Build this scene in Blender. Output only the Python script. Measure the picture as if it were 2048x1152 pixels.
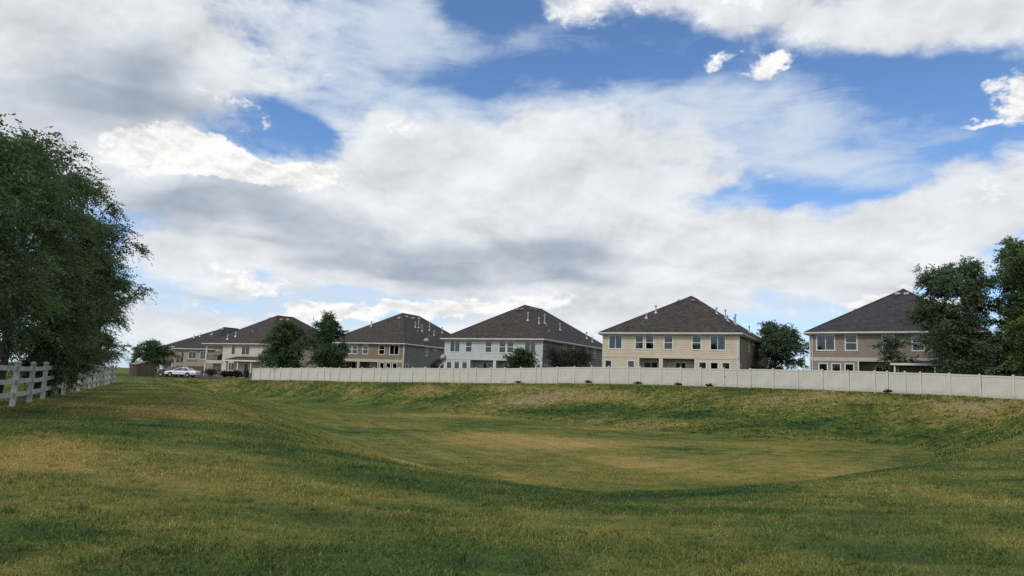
import bpy, bmesh, math, random
import numpy as np
from mathutils import Vector, Matrix

# ---------------------------------------------------------------- scene basics
for o in list(bpy.data.objects):
    bpy.data.objects.remove(o)
SC = bpy.context.scene
COL = SC.collection
R = math.radians

# ---------------------------------------------------------------- camera (standing on the basin rim, phone held slightly rolled)
PITCH, ROLL, FOCAL_PX = R(7.35), R(2.1), 1450.0
EYE = Vector((0, 0, 1.6))
_f = Vector((0, math.cos(PITCH), math.sin(PITCH)))
_r = Vector((1, 0, 0)); _u = Vector((0, -math.sin(PITCH), math.cos(PITCH)))
_R = _r * math.cos(ROLL) + _u * math.sin(ROLL)
_U = -_r * math.sin(ROLL) + _u * math.cos(ROLL)
cam_data = bpy.data.cameras.new('camera')
cam_data.sensor_fit = 'HORIZONTAL'; cam_data.sensor_width = 36.0
cam_data.lens = 36.0 * FOCAL_PX / 2048.0
cam_data.clip_start = 0.1; cam_data.clip_end = 20000
cam = bpy.data.objects.new('camera', cam_data)
m = Matrix.Identity(4)
for i in range(3):
    m[i][0] = _R[i]; m[i][1] = _U[i]; m[i][2] = -_f[i]; m[i][3] = EYE[i]
cam.matrix_world = m
COL.objects.link(cam); SC.camera = cam

# ---------------------------------------------------------------- colour management
SC.view_settings.view_transform = 'Standard'
SC.view_settings.look = 'None'
SC.view_settings.exposure = 0.0
SC.view_settings.gamma = 1.0
SC.view_settings.use_curve_mapping = False
SC.cycles.max_bounces = 6; SC.cycles.diffuse_bounces = 3; SC.cycles.glossy_bounces = 3
SC.cycles.transmission_bounces = 4; SC.cycles.transparent_max_bounces = 8
SC.cycles.use_denoising = False
SC.cycles.use_adaptive_sampling = True; SC.cycles.adaptive_threshold = .006; SC.cycles.adaptive_min_samples = 24

# ---------------------------------------------------------------- tiny node language
class NT:
    def __init__(s, tree):
        s.t = tree; s.n = tree.nodes; s.l = tree.links
    def new(s, kind, **kw):
        n = s.n.new(kind)
        for k, v in kw.items(): setattr(n, k, v)
        return n
    def put(s, sock, v):
        if isinstance(v, bpy.types.NodeSocket): s.l.new(v, sock)
        elif v is not None:
            if sock.type == 'RGBA' and len(v) == 3: v = (*v, 1)
            sock.default_value = v
    def math(s, op, a, b=None, c=None, clamp=False):
        n = s.new('ShaderNodeMath', operation=op, use_clamp=clamp)
        for i, v in enumerate((a, b, c)):
            if v is not None: s.put(n.inputs[i], v)
        return n.outputs[0]
    def add(s, a, b): return s.math('ADD', a, b)
    def sub(s, a, b): return s.math('SUBTRACT', a, b)
    def mul(s, a, b): return s.math('MULTIPLY', a, b)
    def vmath(s, op, a, b=None, scale=None):
        n = s.new('ShaderNodeVectorMath', operation=op)
        s.put(n.inputs[0], a)
        if b is not None: s.put(n.inputs[1], b)
        if scale is not None: s.put(n.inputs['Scale'], scale)
        return n.outputs[0] if op not in ('LENGTH', 'DOT_PRODUCT', 'DISTANCE') else n.outputs['Value']
    def xyz(s, x, y, z=0.0):
        n = s.new('ShaderNodeCombineXYZ')
        for i, v in enumerate((x, y, z)): s.put(n.inputs[i], v)
        return n.outputs[0]
    def sep(s, v):
        n = s.new('ShaderNodeSeparateXYZ'); s.put(n.inputs[0], v); return n.outputs
    def noise(s, vec, scale, detail=4, rough=.5, dist=0.0, lac=2.0, out=0):
        n = s.new('ShaderNodeTexNoise')
        s.put(n.inputs['Vector'], vec); n.inputs['Scale'].default_value = scale
        n.inputs['Detail'].default_value = detail; n.inputs['Roughness'].default_value = rough
        n.inputs['Distortion'].default_value = dist; n.inputs['Lacunarity'].default_value = lac
        return n.outputs[out]
    def smooth(s, v, a, b, lo=0.0, hi=1.0, mode='SMOOTHSTEP'):
        n = s.new('ShaderNodeMapRange', interpolation_type=mode, clamp=False) if mode != 'LINEAR' else s.new('ShaderNodeMapRange', clamp=True)
        for i, x in enumerate((v, a, b, lo, hi)): s.put(n.inputs[i], x)
        return n.outputs[0]
    def mix(s, f, a, b, blend='MIX'):
        n = s.new('ShaderNodeMix', data_type='RGBA', blend_type=blend)
        s.put(n.inputs[0], f); s.put(n.inputs[6], a); s.put(n.inputs[7], b)
        return n.outputs[2]
    def lerp(s, f, a, b):
        n = s.new('ShaderNodeMix', data_type='FLOAT')
        s.put(n.inputs[0], f); s.put(n.inputs[2], a); s.put(n.inputs[3], b)
        return n.outputs[0]
    def mapping(s, vec, loc=(0, 0, 0), rot=(0, 0, 0), scale=(1, 1, 1), kind='POINT'):
        n = s.new('ShaderNodeMapping', vector_type=kind)
        s.put(n.inputs[0], vec); n.inputs[1].default_value = loc; n.inputs[2].default_value = rot; n.inputs[3].default_value = scale
        return n.outputs[0]
    def blobs(s, vec, items):
        # sum of soft elliptical cones (centre, radii, turn, weight)
        acc = None
        for a, e, ra, re, th, w in items:
            n = s.new('ShaderNodeTexGradient', gradient_type='SPHERICAL')
            tm = n.texture_mapping; tm.vector_type = 'TEXTURE'
            tm.translation = (a, e, 0); tm.rotation = (0, 0, th); tm.scale = (ra * 1.35, re * 1.35, 1)
            s.put(n.inputs[0], vec)
            acc = s.math('MULTIPLY_ADD', n.outputs['Fac'], w * 1.35, acc if acc is not None else 0.0)
        return acc

# ---------------------------------------------------------------- sky: Nishita blue with a broken cloud deck (azimuth, elevation in degrees)
SUN_EL, SUN_AZ = R(50), R(215)          # azimuth clockwise from +Y: sun behind the photographer, a little to the left
SOFT = [(-19.04,7.81,2.54,0.6,-0.028,-0.5),(-17.79,5.61,5.17,0.68,0.065,-0.8),(19.76,7.48,2.44,1.27,-0.01,-0.6),(30.24,7.96,2.05,1.37,-0.04,-0.8),(-11.9,6.41,6.21,0.62,-0.016,-0.5),(-2.52,6.7,5.17,0.47,0.036,-0.45),(3.59,28.2,4.15,1.74,-0.126,0.7),(-20.97,18.28,5.51,1.52,-0.073,-0.4),(-17.29,18.43,5.32,1.85,-0.124,-0.35),(-5.78,23.8,8.25,3.31,0.195,-0.5),(-1.79,26.88,5.01,4.31,0.026,-0.5),(23.69,15.01,6.46,1.01,0.024,-0.5),(-17.89,6.96,2.19,0.75,0.075,-0.4),(-33.83,21.84,17.87,8.94,0.206,1.0),(-27.08,20.5,7.63,4.46,0.004,0.5),(-34.78,14.87,8.58,4.2,0.193,0.6),(-0.92,16.57,14.4,5.85,0.005,1.0),(20.5,11.54,8.62,1.85,0.132,0.4),(15.4,14.32,3.34,1.13,-0.036,-0.35),(4.99,8.13,15.13,2.36,0.006,0.5),(-8.47,14.21,11.28,5.05,0.047,0.8),(2.91,11.23,17.59,4.73,-0.003,0.9),(-12.92,10.4,13.01,3.47,-0.03,0.7),(10.75,16.7,9.42,3.44,0.044,0.5),(-3.39,8.24,17.67,2.76,0.022,0.6),(-20.44,11.96,12.04,3.33,-0.017,0.7),(23.27,10.71,11.1,2.9,0.091,0.95),(33.31,12.14,8.77,3.9,0.337,1.0),(16.51,9.01,12.23,3.03,-0.024,0.8),(27.17,8.59,6.56,2.11,-0.043,0.4),(18.45,27.98,16.33,2.5,-0.211,1.0),(33.85,24.55,8.09,2.14,-0.239,0.8),(-22.16,7.35,7.53,1.83,-0.011,0.7),(-25.61,8.45,5.09,1.43,0.103,0.6),(-23.87,3.56,6.93,2.16,0.063,0.8),(6.26,4.63,12.06,2.35,0.019,0.7),(-4.76,3.65,12.59,1.76,0.035,0.5)]
CRISP = [(-26.26,15.48,4.28,1.6,0.155,1.5),(-22.49,15.28,3.54,1.23,-0.082,1.15),(-17.58,14.96,4.15,1.04,0.019,1.0),(15.37,28.44,11.06,1.68,-0.124,0.35),(4.84,28.06,4.54,1.53,-0.079,0.5),(-1.08,20.37,3.69,1.36,0.029,0.3),(15.77,24.49,2.2,0.66,0.31,0.62),(20.28,23.82,2.95,0.72,0.258,0.66),(32.97,17.86,1.7,0.33,0.043,0.62),(36.0,19.17,2.12,2.18,0.628,0.75),(-8.97,19.31,1.37,0.75,0.08,0.5),(-22.68,19.43,3.88,0.79,-0.232,0.36),(-20.49,17.81,1.85,0.49,1.055,0.3),(-21.11,7.26,4.28,0.81,-0.066,0.6),(-18.55,6.16,3.28,0.67,-0.075,0.55),(-23.96,4.64,4.09,0.94,0.073,0.4),(-9.52,5.27,8.64,0.93,0.063,0.9),(-14.8,4.81,3.38,0.76,0.057,0.6),(-4.86,5.73,3.16,0.71,0.042,0.5),(-16.22,4.04,4.85,0.68,0.055,0.6),(2.27,6.16,6.69,0.71,0.026,0.6),(27.12,6.73,2.96,0.98,0.248,1.0),(31.15,8.6,2.02,0.47,-0.05,0.7),(30.48,6.17,2.03,0.89,-0.023,0.8),(34.23,13.69,3.25,1.62,0.39,0.4)]
VEIL = [(-21.72,18.7,4.3,1.08,-0.207,0.35),(-3.67,23.02,6.19,1.84,0.129,-0.55),(-1.86,28.27,3.77,1.74,0.03,-0.5),(4.99,23.09,4.42,2.25,-0.483,-0.4),(29.79,21.83,4.84,2.95,-0.173,-0.5),(-18.36,17.74,4.13,1.47,-0.051,-0.4),(8.65,23.77,3.61,1.45,-0.035,-0.3),(25.35,13.82,5.07,0.85,0.012,-0.4),(-14.32,24.74,10.78,5.08,-0.142,0.8),(-8.86,27.1,6.21,2.81,0.072,0.4),(-15.9,20.07,7.3,0.97,-0.265,0.6),(-18.66,16.97,3.73,1.1,-0.052,0.3),(-3.63,22.11,8.23,1.11,0.108,0.4),(16.53,19.45,11.51,3.33,0.045,0.75),(25.46,18.72,6.38,2.08,-0.123,0.15),(8.72,20.11,10.06,3.39,-0.044,0.6),(2.45,25.23,6.13,2.2,-0.309,0.35),(25.4,15.93,9.35,1.39,-0.288,0.45),(20.25,21.32,4.84,1.8,0.152,0.35),(-1.51,20.72,12.21,1.5,0.007,0.6),(13.88,13.6,7.35,1.9,-0.035,0.55),(12.77,8.25,17.17,2.7,-0.016,0.6),(-19.85,4.57,11.12,2.22,0.059,0.5),(23.54,6.71,6.96,1.81,-0.018,0.5),(30.2,15.8,5.79,1.35,-0.125,0.3),(-14.97,7.18,7.65,2.29,-0.116,0.6),(-0.93,6.76,15.6,1.58,0.022,0.35)]
GREY = [(-20.99,10.05,5.8,0.52,0.022,0.45),(-12.81,8.79,7.0,0.62,-0.044,0.45),(2.22,7.82,8.65,0.51,0.021,0.55),(-5.77,8.32,8.76,0.51,0.005,0.4),(-23.38,5.7,4.49,0.4,0.022,0.4),(12.76,9.79,5.94,0.62,0.043,0.3),(26.88,9.84,5.48,0.78,0.062,0.28),(-32.02,19.08,11.01,4.91,0.198,0.75),(-27.13,21.0,5.13,1.35,0.051,0.3),(-35.39,15.38,6.55,3.51,0.206,0.3),(-24.63,12.35,7.4,1.72,0.047,1.0),(-16.03,11.67,8.85,1.9,-0.098,0.6),(-8.22,9.76,9.55,1.76,-0.04,0.35),(4.54,10.29,5.91,1.77,0.065,0.9),(-0.63,9.15,9.92,1.58,0.024,0.4),(-27.81,17.91,7.91,1.23,0.08,0.65),(-6.6,9.07,9.56,1.41,-0.028,0.3),(-4.93,7.38,11.91,1.18,0.034,0.45),(-27.09,10.41,5.01,1.05,0.123,0.3),(-20.6,5.26,7.25,0.92,0.067,0.2),(18.33,8.24,10.08,1.5,-0.021,0.12),(6.23,5.8,9.92,0.98,0.017,0.35),(-10.22,3.99,9.38,0.54,0.044,0.3),(29.56,24.45,5.49,0.96,-0.193,0.18)]

def build_world():
    w = bpy.data.worlds.new('World'); SC.world = w; w.use_nodes = True
    T = NT(w.node_tree); T.n.clear()
    sky = T.new('ShaderNodeTexSky', sky_type='NISHITA')
    sky.sun_disc = False; sky.sun_elevation = SUN_EL; sky.sun_rotation = SUN_AZ
    sky.altitude = 1400; sky.air_density = 1.0; sky.dust_density = 0.0; sky.ozone_density = 2.0
    d = T.vmath('NORMALIZE', T.new('ShaderNodeTexCoord').outputs['Generated'])
    x, y, z = T.sep(d)
    az = T.mul(T.math('ARCTAN2', x, y), 57.2958)
    el = T.mul(T.math('ARCSINE', z), 57.2958)
    P = T.xyz(az, el)
    # noise space: the clouds flatten towards the horizon
    elc = T.mul(T.math('POWER', T.math('MAXIMUM', T.math('DIVIDE', T.add(el, 6.0), 40.0), 0.01), 0.7), 75.0)
    N = T.xyz(az, elc, 0.0)
    wv = T.vmath('SUBTRACT', T.noise(N, .10, 2, .55, out=1), (.5, .5, .5))
    wv2 = T.vmath('SUBTRACT', T.noise(N, .45, 3, .6, out=1), (.5, .5, .5))
    Ps = T.vmath('ADD', P, T.vmath('MULTIPLY', wv, (7.0, 3.6, 0)))
    Pc = T.vmath('ADD', P, T.vmath('ADD', T.vmath('MULTIPLY', wv, (2.5, 1.4, 0)), T.vmath('MULTIPLY', wv2, (3.4, 2.4, 0))))
    soft = T.blobs(Ps, SOFT)
    crisp = T.blobs(Pc, CRISP)
    veil = T.blobs(Ps, VEIL)
    grey = T.blobs(Ps, GREY)
    # the deck goes on past the picture with about the same cover
    away = T.smooth(T.vmath('LENGTH', T.mapping(P, (0, 10, 0), (0, 0, 0), (46, 27, 1), 'TEXTURE')), 0.95, 1.35)
    cover = T.smooth(T.noise(T.vmath('MULTIPLY', d, (1, 1, 1.6)), 2.6, 2, .5), .30, .55)
    soft = T.add(soft, T.mul(away, T.mul(cover, 1.1)))
    veil = T.add(veil, T.mul(away, .35)); grey = T.add(grey, T.mul(away, T.mul(cover, .35)))
    n1 = T.noise(N, .15, 6, .56, .35)
    n1u = T.noise(T.vmath('ADD', N, (-.8, 2.4, 0)), .15, 3, .5, .2)
    n2 = T.noise(N, .60, 5, .64, .4)
    n2u = T.noise(T.vmath('ADD', N, (-.2, .65, 0)), .60, 3, .58, .3)
    n3 = T.noise(T.mapping(N, rot=(0, 0, R(-14)), scale=(.5, 1.2, 1)), .34, 6, .62, .8)
    r1 = T.sub(n1, n1u); r2 = T.sub(n2, n2u)
    sd = T.add(T.math('MINIMUM', soft, 1.1), T.add(T.mul(T.sub(n1, .5), 1.1), T.add(T.mul(T.sub(n2, .5), .62), T.mul(T.sub(n3, .5), .35))))
    a_soft = T.smooth(sd, .16, .88)
    cd = T.add(T.math('MINIMUM', crisp, 1.0), T.add(T.mul(T.sub(n1, .5), .9), T.mul(T.sub(n2, .5), 1.25)))
    a_crisp = T.smooth(cd, .32, .74, 0.0, .97)
    vd = T.add(T.math('MINIMUM', T.add(veil, .16), 1.0), T.add(T.mul(T.sub(n3, .5), 1.2), T.add(T.mul(T.sub(n1, .5), 1.1), T.mul(T.sub(n2, .5), .35))))
    a_veil = T.smooth(vd, .08, 1.25, 0.0, .88)
    low = T.smooth(el, 10.0, 0.0, 0.0, .9)                      # milky air above the horizon
    # relief: the side of every billow turned to the light is brighter
    shade = T.smooth(T.sub(T.mul(T.math('MINIMUM', grey, 1.15), T.add(-.05, T.mul(n1, 1.7))), T.add(T.mul(r1, .7), T.mul(r2, .12))), 0.0, 1.35, 0.0, .85)
    lum_s = T.math('MINIMUM', T.add(.84, T.add(T.mul(r1, .52), T.mul(r2, .12))), .95)
    lum_c = T.math('MINIMUM', T.math('MAXIMUM', T.add(.94, T.add(T.mul(r1, .5), T.mul(r2, .75))), .55), 1.0)
    scol = T.mix(shade, T.mix(1.0, (.925, .96, 1.0), T.xyz(lum_s, lum_s, lum_s), 'MULTIPLY'), (.25, .325, .435))
    ccol = T.mix(T.mul(shade, .15), T.mix(1.0, (1.0, .995, .985), T.xyz(lum_c, lum_c, lum_c), 'MULTIPLY'), (.45, .49, .56))
    SK = 0.10
    k = lambda c: T.vmath('SCALE', c, scale=1.0 / SK)
    base = T.mix(1.0, sky.outputs[0], (SKY_TINT[0], SKY_TINT[1], SKY_TINT[2]), 'MULTIPLY')
    c = T.mix(low, base, k((.58, .70, .83)))
    c = T.mix(a_veil, c, k((.66, .745, .85)))
    c = T.mix(a_soft, c, k(scol))
    c = T.mix(a_crisp, c, k(ccol))
    bg = T.new('ShaderNodeBackground'); T.put(bg.inputs[0], c); bg.inputs[1].default_value = SK
    out = T.new('ShaderNodeOutputWorld'); T.l.new(bg.outputs[0], out.inputs[0])
    w.cycles.sampling_method = 'MANUAL'; w.cycles.sample_map_resolution = 512
SKY_TINT = (1.14, 1.38, 1.60)
build_world()

sun_data = bpy.data.lights.new('sun', 'SUN'); sun_data.energy = 1.6; sun_data.angle = R(11); sun_data.color = (1.0, .96, .9)
sun = bpy.data.objects.new('sun', sun_data); COL.objects.link(sun)
_sd = Vector((math.sin(SUN_AZ) * math.cos(SUN_EL), math.cos(SUN_AZ) * math.cos(SUN_EL), math.sin(SUN_EL)))
sun.rotation_euler = _sd.to_track_quat('Z', 'Y').to_euler()
sun.location = (0, -20, 60)

# ---------------------------------------------------------------- materials
MATS = {}
def mat(name, col, rough=.7, var=.12, scale=3.0, bump=0.0, bscale=20.0, spec=.3, metal=0.0, col2=None):
    """Plain surface with a little uneven colour and relief."""
    if name in MATS: return MATS[name]
    m = bpy.data.materials.new(name); m.use_nodes = True
    T = NT(m.node_tree); T.n.clear()
    b = T.new('ShaderNodeBsdfPrincipled'); out = T.new('ShaderNodeOutputMaterial'); T.l.new(b.outputs[0], out.inputs[0])
    co = T.new('ShaderNodeTexCoord').outputs['Object']
    n = T.noise(co, scale, 5, .6)
    c2 = col2 or tuple(max(0, c * (1 - 2.2 * var)) for c in col)
    T.put(b.inputs['Base Color'], T.mix(T.smooth(n, .3, .75), tuple(min(1, c * (1 + var * .5)) for c in col), c2))
    b.inputs['Roughness'].default_value = rough; b.inputs['Metallic'].default_value = metal
    b.inputs['Specular IOR Level'].default_value = spec
    if bump:
        bn = T.new('ShaderNodeBump'); bn.inputs['Strength'].default_value = bump; bn.inputs['Distance'].default_value = .02
        T.put(bn.inputs['Height'], T.noise(co, bscale, 4, .6)); T.l.new(bn.outputs[0], b.inputs['Normal'])
    MATS[name] = m
    return m

def glass_mat(name, tint=(.42, .47, .50), refl=.05):
    if name in MATS: return MATS[name]
    m = bpy.data.materials.new(name); m.use_nodes = True
    T = NT(m.node_tree); T.n.clear()
    tr = T.new('ShaderNodeBsdfTransparent'); T.put(tr.inputs[0], tint)
    gl = T.new('ShaderNodeBsdfGlossy'); gl.inputs['Roughness'].default_value = .03; T.put(gl.inputs[0], (.86, .88, .88))
    fr = T.new('ShaderNodeFresnel'); fr.inputs[0].default_value = 1.5
    bn = T.new('ShaderNodeBump'); bn.inputs['Strength'].default_value = .06; bn.inputs['Distance'].default_value = .05
    T.put(bn.inputs['Height'], T.noise(T.new('ShaderNodeTexCoord').outputs['Object'], 1.5, 2)); T.l.new(bn.outputs[0], gl.inputs['Normal'])
    mx = T.new('ShaderNodeMixShader'); T.put(mx.inputs[0], T.math('ADD', fr.outputs[0], refl, clamp=True))
    T.l.new(tr.outputs[0], mx.inputs[1]); T.l.new(gl.outputs[0], mx.inputs[2])
    out = T.new('ShaderNodeOutputMaterial'); T.l.new(mx.outputs[0], out.inputs[0])
    MATS[name] = m
    return m

def shingle_mat(name, a, b_, c):
    """Laminated asphalt shingles: mottled tabs in rows."""
    m = bpy.data.materials.new(name); m.use_nodes = True
    T = NT(m.node_tree); T.n.clear()
    b = T.new('ShaderNodeBsdfPrincipled'); out = T.new('ShaderNodeOutputMaterial'); T.l.new(b.outputs[0], out.inputs[0])
    co = T.new('ShaderNodeTexCoord').outputs['Object']
    x, y, z = T.sep(co)
    row = T.math('FLOOR', T.mul(z, 12.0))
    # along each slope the tab position follows x+y, shifted per row
    tab = T.math('FLOOR', T.add(T.mul(T.add(x, y), 4.2), T.mul(row, 1.37)))
    wn = T.new('ShaderNodeTexWhiteNoise', noise_dimensions='2D'); T.put(wn.inputs['Vector'], T.xyz(tab, row))
    r = wn.outputs['Value']
    mott = T.noise(co, 1.1, 4, .6)
    r2 = T.add(T.mul(r, .75), T.mul(T.sub(mott, .5), .9))
    col = T.mix(T.smooth(r2, .1, .55), a, b_)
    col = T.mix(T.smooth(r2, .62, 1.0), col, c)
    T.put(b.inputs['Base Color'], col)
    b.inputs['Roughness'].default_value = .9; b.inputs['Specular IOR Level'].default_value = .2
    fr = T.math('FRACT', T.mul(z, 12.0))
    bn = T.new('ShaderNodeBump'); bn.inputs['Strength'].default_value = .5; bn.inputs['Distance'].default_value = .03
    T.put(bn.inputs['Height'], T.add(T.mul(fr, -.5), T.add(T.mul(r, .4), T.mul(T.noise(co, 30, 3), .5)))); T.l.new(bn.outputs[0], b.inputs['Normal'])
    MATS[name] = m
    return m

def leaf_mat(name, dark, light, yellow=None, trans=.25):
    m = bpy.data.materials.new(name); m.use_nodes = True
    T = NT(m.node_tree); T.n.clear()
    at = T.new('ShaderNodeAttribute', attribute_name='tint').outputs['Fac']
    pos = T.new('ShaderNodeNewGeometry').outputs['Position']
    n = T.noise(pos, .55, 3, .6)
    f = T.add(T.mul(at, .75), T.mul(T.sub(n, .5), .8))
    col = T.mix(T.smooth(f, .05, .9), dark, light)
    if yellow: col = T.mix(T.smooth(T.add(T.noise(pos, .45, 3, .55), T.mul(T.sub(at, .5), .25)), .56, .74), col, yellow)
    d = T.new('ShaderNodeBsdfPrincipled'); T.put(d.inputs['Base Color'], col); d.inputs['Roughness'].default_value = .55
    d.inputs['Specular IOR Level'].default_value = .3
    t = T.new('ShaderNodeBsdfTranslucent'); T.put(t.inputs[0], T.mix(1.0, col, (1.1, 1.3, .6), 'MULTIPLY'))
    mx = T.new('ShaderNodeMixShader'); mx.inputs[0].default_value = trans
    T.l.new(d.outputs[0], mx.inputs[1]); T.l.new(t.outputs[0], mx.inputs[2])
    out = T.new('ShaderNodeOutputMaterial'); T.l.new(mx.outputs[0], out.inputs[0])
    MATS[name] = m
    return m

M = dict(
    trim=mat('white_trim', (.74, .73, .70), .5, .05, 2), vinyl=mat('white_vinyl', (.645, .625, .565), .45, .07, .5, spec=.35),
    rail_vinyl=mat('rail_vinyl', (.44, .44, .435), .5, .2, 3), gutter=mat('gutter_white', (.72, .71, .68), .4, .06, 1),
    fascia=mat('fascia_tan', (.42, .40, .37), .6, .06, 1),
    cream=mat('cream_siding', (.61, .525, .41), .55, .07, .8), pale=mat('pale_grey_siding', (.55, .565, .555), .55, .06, .8),
    brown=mat('brown_siding', (.265, .20, .15), .6, .08, .8), taupe=mat('taupe_siding', (.285, .235, .20), .6, .07, .8),
    stucco_grey=mat('grey_stucco', (.215, .20, .20), .9, .07, 1, .3, 60), stucco_taupe=mat('taupe_stucco', (.255, .225, .195), .9, .07, 1, .3, 60),
    stucco_pale=mat('pale_stucco', (.40, .40, .40), .9, .06, 1, .3, 60), stucco_cream=mat('cream_stucco', (.62, .55, .46), .9, .06, 1, .3, 60),
    stucco_sand=mat('sand_stucco', (.34, .29, .25), .9, .06, 1, .3, 60), band_tan=mat('band_tan', (.55, .49, .42), .7, .06, 1),
    stone=mat('stone_veneer', (.23, .20, .18), .9, .3, 5, .6, 8), concrete=mat('concrete', (.42, .40, .37), .9, .12, 2, .3, 40),
    glass=glass_mat('window_glass'), blind=mat('white_blind', (.78, .80, .80), .7, .04, 2), blind_cream=mat('cream_blind', (.62, .58, .42), .8, .05, 2),
    curtain=mat('white_curtain', (.70, .72, .73), .9, .1, 9), galv=mat('galvanised_pipe', (.52, .53, .54), .45, .15, 6, metal=.35),
    lead=mat('lead_flashing', (.40, .41, .43), .6, .15, 6), vent_brown=mat('brown_vent', (.16, .14, .13), .6, .1, 4), vent_grey=mat('grey_vent', (.33, .33, .34), .6, .1, 4),
    dish=mat('dish_grey', (.46, .47, .48), .5, .08, 3), black=mat('black_metal', (.02, .02, .022), .5, .1, 4), interior=mat('interior_wall', (.18, .17, .16), .9, .05, 1),
    door_brown=mat('brown_door', (.12, .085, .07), .6, .1, 2), patio_roof=mat('patio_roof_grey', (.085, .092, .105), .8, .12, 3),
    pergola=mat('dark_timber', (.075, .05, .042), .8, .25, 4), shed_wall=mat('shed_brown', (.125, .088, .078), .7, .1, 1.5), shed_roof=mat('shed_roof_tan', (.27, .215, .155), .9, .15, 4),
    bark=mat('bark', (.085, .07, .058), .95, .3, 6, .8, 18), bark_grey=mat('grey_bark', (.16, .145, .13), .95, .3, 6, .8, 18),
    asphalt=mat('asphalt', (.055, .055, .057), .95, .15, 1.5, .4, 60), tyre=mat('tyre_rubber', (.02, .02, .02), .9, .1, 8), rim=mat('wheel_rim', (.45, .46, .48), .35, .05, 4, metal=.8),
    car_white=mat('white_paint', (.80, .82, .84), .22, .02, 1, spec=.6), car_blue=mat('dark_blue_paint', (.012, .017, .035), .2, .05, 1, spec=.7),
    car_glass=glass_mat('car_glass', (.12, .13, .14), .12), lamp=mat('lamp_lens', (.65, .67, .7), .15, .03, 2, spec=.8), lamp_red=mat('tail_lens', (.30, .02, .02), .2, .05, 2),
    chrome=mat('chrome_strip', (.6, .6, .62), .2, .02, 2, metal=1.0), umbrella=mat('black_canvas', (.018, .017, .02), .9, .2, 8), bin=mat('black_bin', (.022, .022, .024), .6, .1, 3),
)
def vinyl_mat():
    m = M['vinyl']; T = NT(m.node_tree)
    b = next(n for n in T.n if n.type == 'BSDF_PRINCIPLED'); old = b.inputs['Base Color'].links[0].from_socket
    co = T.new('ShaderNodeTexCoord').outputs['Object']; x, y, z = T.sep(co)
    pos = T.new('ShaderNodeNewGeometry').outputs['Position']
    n = T.noise(T.vmath('MULTIPLY', pos, (1, 1, .5)), 2.2, 5, .65)
    foot = T.smooth(T.add(z, T.mul(T.sub(n, .5), .7)), .42, .0, 0.0, .55)
    streak = T.smooth(T.noise(T.vmath('MULTIPLY', pos, (3, 3, .15)), 1.6, 4, .6), .52, .8, 0.0, .22)
    T.put(b.inputs['Base Color'], T.mix(streak, T.mix(foot, old, (.36, .33, .25)), (.47, .47, .44)))
vinyl_mat()
M['shingle_brown'] = shingle_mat('shingle_brown', (.034, .030, .029), (.064, .054, .049), (.118, .098, .086))
M['shingle_grey'] = shingle_mat('shingle_grey', (.034, .032, .034), (.056, .052, .054), (.088, .083, .085))
M['leaf_elm'] = leaf_mat('leaf_elm', (.042, .070, .040), (.150, .205, .098), trans=.35)
M['leaf_ash'] = leaf_mat('leaf_ash', (.058, .094, .058), (.145, .205, .108))
M['leaf_maple'] = leaf_mat('leaf_maple', (.060, .100, .044), (.150, .215, .078), (.15, .165, .04))
M['leaf_pear'] = leaf_mat('leaf_pear', (.040, .074, .038), (.120, .180, .080))
M['leaf_plum'] = leaf_mat('leaf_plum', (.020, .018, .018), (.050, .042, .036), trans=.1)
M['leaf_hedge'] = leaf_mat('leaf_hedge', (.010, .018, .009), (.030, .048, .020))
M['leaf_shrub'] = leaf_mat('leaf_shrub', (.028, .058, .026), (.092, .155, .058))
M['leaf_spruce'] = leaf_mat('leaf_spruce', (.022, .042, .028), (.060, .095, .058), trans=.1)

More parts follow.
